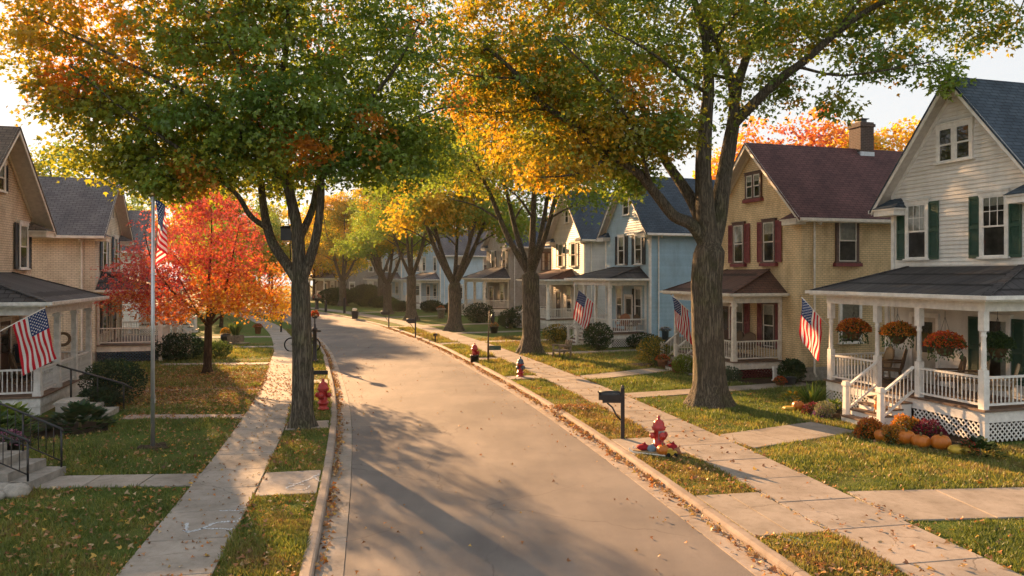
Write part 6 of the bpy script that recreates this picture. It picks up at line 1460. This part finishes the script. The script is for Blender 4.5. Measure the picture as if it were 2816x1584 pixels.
def scatter(rg, n, o0, o1, y0, y1, fall=1.6):
    """random spots in a strip beside the street, denser close to the camera"""
    u = rg.random(n); a = 1 - fall; Y = (y0 ** a + u * (y1 ** a - y0 ** a)) ** (1 / a); off = rg.uniform(o0, o1, n)
    s = np.interp(Y, _c[:, 1], _L); return street(s, off), off
rg = np.random.default_rng(5)
STRIPS = [(3.55, 4.94, 9.5, 60, 60000), (6.48, 17, 9.0, 48, 250000), (-4.80, -3.55, 9.5, 60, 60000), (-16, -6.08, 9.0, 48, 210000)]
allP = []; pos_x = []
for o0, o1, y0, y1, n in STRIPS:
    P, off = scatter(rg, n, o0, o1, y0, y1); k = free_mask(P, .0); P = P[k]; allP.append(np.c_[P, np.full(len(P), LZ - .012)])
P = np.vstack(allP); n = len(P)
dens = fuzz(P * np.array([1, 1, 0]), 3, .7) + .5 * fuzz(P, 4, 2.2)
dist = np.hypot(P[:, 0], P[:, 1]); size = rg.uniform(.045, .10, n) * np.clip(1 + .55 * dens + .3 * fuzz(P, 14, 6), .35, 2.1) * np.clip(dist / 22, .9, 1.7)
ax = np.stack([rg.normal(0, .45, n), rg.normal(0, .45, n), np.ones(n)], 1)
strip = np.zeros(n); dry = .5 * fuzz(P * np.array([1, 1, 0]), 7, .45) + .5 * fuzz(P, 8, 2.6) + rg.normal(0, .34, n) + .08
c_mid = np.interp(P[:, 1], _c[:, 1], _c[:, 0]); near_road = np.abs(P[:, 0] - c_mid) < 5.2; dry = dry + np.where(near_road, .42, 0) + np.where(P[:, 0] > c_mid, .06, -.12)
G1, G2, G3 = np.array([.105, .145, .032]), np.array([.165, .200, .044]), np.array([.250, .250, .060]); B1, B2 = np.array([.270, .215, .075]), np.array([.180, .125, .050])
C = np.where((dry < -.15)[:, None], G1, G2); C = np.where((dry > .28)[:, None], G3, C); C = np.where((dry > .62)[:, None], B1, C); C = np.where((dry > .95)[:, None], B2, C)
C = C * rg.uniform(.75, 1.25, (n, 1))
GRASS = leafmat('grass blade', .42)
tag(leafset('grass', P, ax, rg.normal(size=(n, 3)) * np.array([1, 1, .1]), size, C, GRASS, BLADE, .26, None, .3), 'short autumn grass on the lawns and kerb strips', 'grass', kind='stuff')

DEAD = leafmat('fallen leaf', .18)
LC = np.array([(.34, .19, .07), (.42, .24, .09), (.30, .13, .05), (.46, .17, .035), (.50, .31, .06), (.24, .12, .06), (.38, .20, .10), (.50, .36, .20)])
def fallen(name, P, z, size, label, wts=None, flat=.5, seed=0):
    r = np.random.default_rng(seed); n = len(P); Q = np.c_[P, np.full(n, z)] if np.ndim(z) == 0 else np.c_[P, z]; a = r.uniform(0, 6.28, n)
    ax = np.stack([np.cos(a), np.sin(a), r.normal(0, .22, n)], 1); nr = np.stack([r.normal(0, flat, n), r.normal(0, flat, n), np.ones(n)], 1)
    C = LC[r.choice(len(LC), n, p=wts)] * r.uniform(.6, 1.2, (n, 1)); return tag(leafset(name, Q, ax, nr, r.uniform(*size, n), C, DEAD, LEAF8, .9, None, .55), label, 'leaves', kind='stuff')
L_ = []
P, o = scatter(rg, 4600, -15, -6.2, 9.5, 40, 1.3); L_.append(P[free_mask(P, 0, rg.random() < 2)])
P, o = scatter(rg, 1500, 3.6, 17, 9.5, 45, 1.3); L_.append(P[free_mask(P, 0, rg.random() < 2)])
P, o = scatter(rg, 700, -4.8, -3.6, 9.5, 40, 1.3); L_.append(P[free_mask(P)])
P, o = scatter(rg, 900, 3.6, 4.9, 9.5, 40, 1.2); L_.append(P[free_mask(P)])
q = rg.normal(size=(15000, 2)) * np.array([3.2, 2.9]) + np.array([-12.0, 28.0]); s_ = np.interp(q[:, 1], _c[:, 1], _c[:, 0]); q = q[(q[:, 0] < s_ - 3.6) & free_mask(q, 0, False) & (q[:, 1] > 22.2) & (rg.random(len(q)) < np.where(q[:, 0] > s_ - 6.2, .25, 1))]; L_.append(q)
P = np.vstack(L_); fallen('fallen_leaves', P, LZ + .03 + rg.random(len(P)) * .03, (.06, .12), 'brown and orange leaves scattered over the lawns', seed=1)
for sg, n, sd, w in ((1, 4200, 2, .12), (-1, 2600, 3, .09)):
    s_ = np.interp(rg.uniform(8, 62, n) ** 1.0, _c[:, 1], _L); cl = .5 + .5 * np.sin(s_ * 1.7 + np.sin(s_ * .6) * 2); k = rg.random(n) < .25 + .75 * cl; s_ = s_[k]; off = sg * (3.35 - np.abs(rg.normal(0, w, len(s_))))
    fallen('gutter_leaves', street(s_, off), .02 + rg.random(len(s_)) * .06, (.06, .12), 'orange leaves drifted along the %s gutter' % ('right' if sg > 0 else 'left'), flat=.9, seed=sd)
s_ = np.interp(rg.uniform(9, 60, 520), _c[:, 1], _L); off = np.where(rg.random(520) < .5, rg.uniform(2.2, 3.3, 520) * rg.choice([-1, 1], 520), rg.uniform(-2.9, 2.9, 520)); fallen('road_leaves', street(s_, off), .055, (.05, .09), 'stray leaves lying on the asphalt', seed=4)
for o0, o1, y1, n, sd in ((-6.1, -4.78, 40, 330, 5), (4.92, 6.5, 40, 70, 6)):
    P, o = scatter(rg, n, o0, o1, 9.5, y1, 1.2); fallen('walk_leaves', P, LZ + .045, (.05, .09), 'stray leaves on the %s sidewalk' % ('left' if o0 < 0 else 'right'), seed=sd)
# leaves caught along the sidewalk edges
for oo, n, sd in ((6.55, 420, 7), (4.88, 240, 8), (-6.15, 420, 9), (-4.74, 240, 10)):
    s_ = np.interp(rg.uniform(9, 45, n), _c[:, 1], _L); fallen('edge_leaves', street(s_, oo + rg.normal(0, .045, n)), LZ + .04, (.05, .09), 'leaves caught along the sidewalk edge', flat=.9, seed=sd)
q = rg.normal(size=(420, 2)) * np.array([.35, .22]) + np.array([1.9, 23.9]); fallen('leaf_pile', q, LZ + .04 + rg.random(420) * .06, (.07, .12), 'patch of brown leaves on the right kerb strip before the mailbox', seed=11, flat=.9)

# ------------------------------------------------------------------ camera, sky and sun
cam = bpy.data.objects.new('camera', bpy.data.cameras.new('camera')); COL.objects.link(cam)
cam.location = (0, 0, 4.4); cam.rotation_euler = (R(90), 0, 0)
cam.data.sensor_width = 36; cam.data.lens = 26.55; cam.data.shift_y = -.0134; cam.data.clip_end = 3000; cam.data.clip_start = .05
SC.camera = cam
SKYV = .95
SUN_AZ, SUN_EL = R(-31), R(15.5)                     # azimuth from straight ahead, left is negative
d = Vector((math.sin(SUN_AZ) * math.cos(SUN_EL), math.cos(SUN_AZ) * math.cos(SUN_EL), math.sin(SUN_EL)))
sun = bpy.data.objects.new('sun', bpy.data.lights.new('sun', 'SUN')); COL.objects.link(sun)
sun.data.energy = 3.6; sun.data.angle = R(.6); sun.data.color = (1, .57, .26)
sun.rotation_euler = (-d).to_track_quat('-Z', 'Y').to_euler(); sun.location = (-60, 80, 40)
wd = bpy.data.worlds.new('World'); SC.world = wd; wd.use_nodes = True; nt = wd.node_tree; nt.nodes.clear()
sky = N(nt, 'ShaderNodeTexSky'); sky.sky_type = 'NISHITA'; sky.sun_disc = False
sky.sun_elevation = SUN_EL; sky.sun_rotation = SUN_AZ; sky.air_density = 1.0; sky.dust_density = 2.0; sky.ozone_density = 1.0
gm = N(nt, 'ShaderNodeGamma', Gamma=.12); nt.links.new(sky.outputs[0], gm.inputs['Color'])      # flattens the clear sky's range for a more even fill
hs = N(nt, 'ShaderNodeHueSaturation', Saturation=1.0, Value=SKYV); nt.links.new(gm.outputs[0], hs.inputs['Color'])
bg = N(nt, 'ShaderNodeBackground', Strength=.15); nt.links.new(hs.outputs[0], bg.inputs[0])
wo = N(nt, 'ShaderNodeOutputWorld'); nt.links.new(bg.outputs[0], wo.inputs[0])
vs = SC.view_settings; SC.display_settings.display_device = 'sRGB'; vs.view_transform = 'Standard'; vs.look = 'None'; vs.gamma = 1; vs.use_curve_mapping = False; vs.exposure = 2.47
cy = SC.cycles; cy.use_denoising = True; cy.denoiser = 'OPENIMAGEDENOISE'; cy.max_bounces = 7; cy.diffuse_bounces = 4; cy.glossy_bounces = 3; cy.transmission_bounces = 4; cy.transparent_max_bounces = 12; cy.volume_bounces = 0
cy.sample_clamp_indirect = 6; cy.use_adaptive_sampling = True; cy.adaptive_threshold = .02
SC.render.film_transparent = False

m, nt2, out = _mat('thin warm haze')
pv = N(nt2, 'ShaderNodeVolumePrincipled', Density=.00016, Anisotropy=.3); pv.inputs['Color'].default_value = (1, .93, .84, 1); nt2.links.new(pv.outputs[0], out.inputs['Volume'])
hz = MB(); hz.box(-235, 235, -65, 305, -1.7, 25); tag(hz.build('haze', m), kind='stuff')
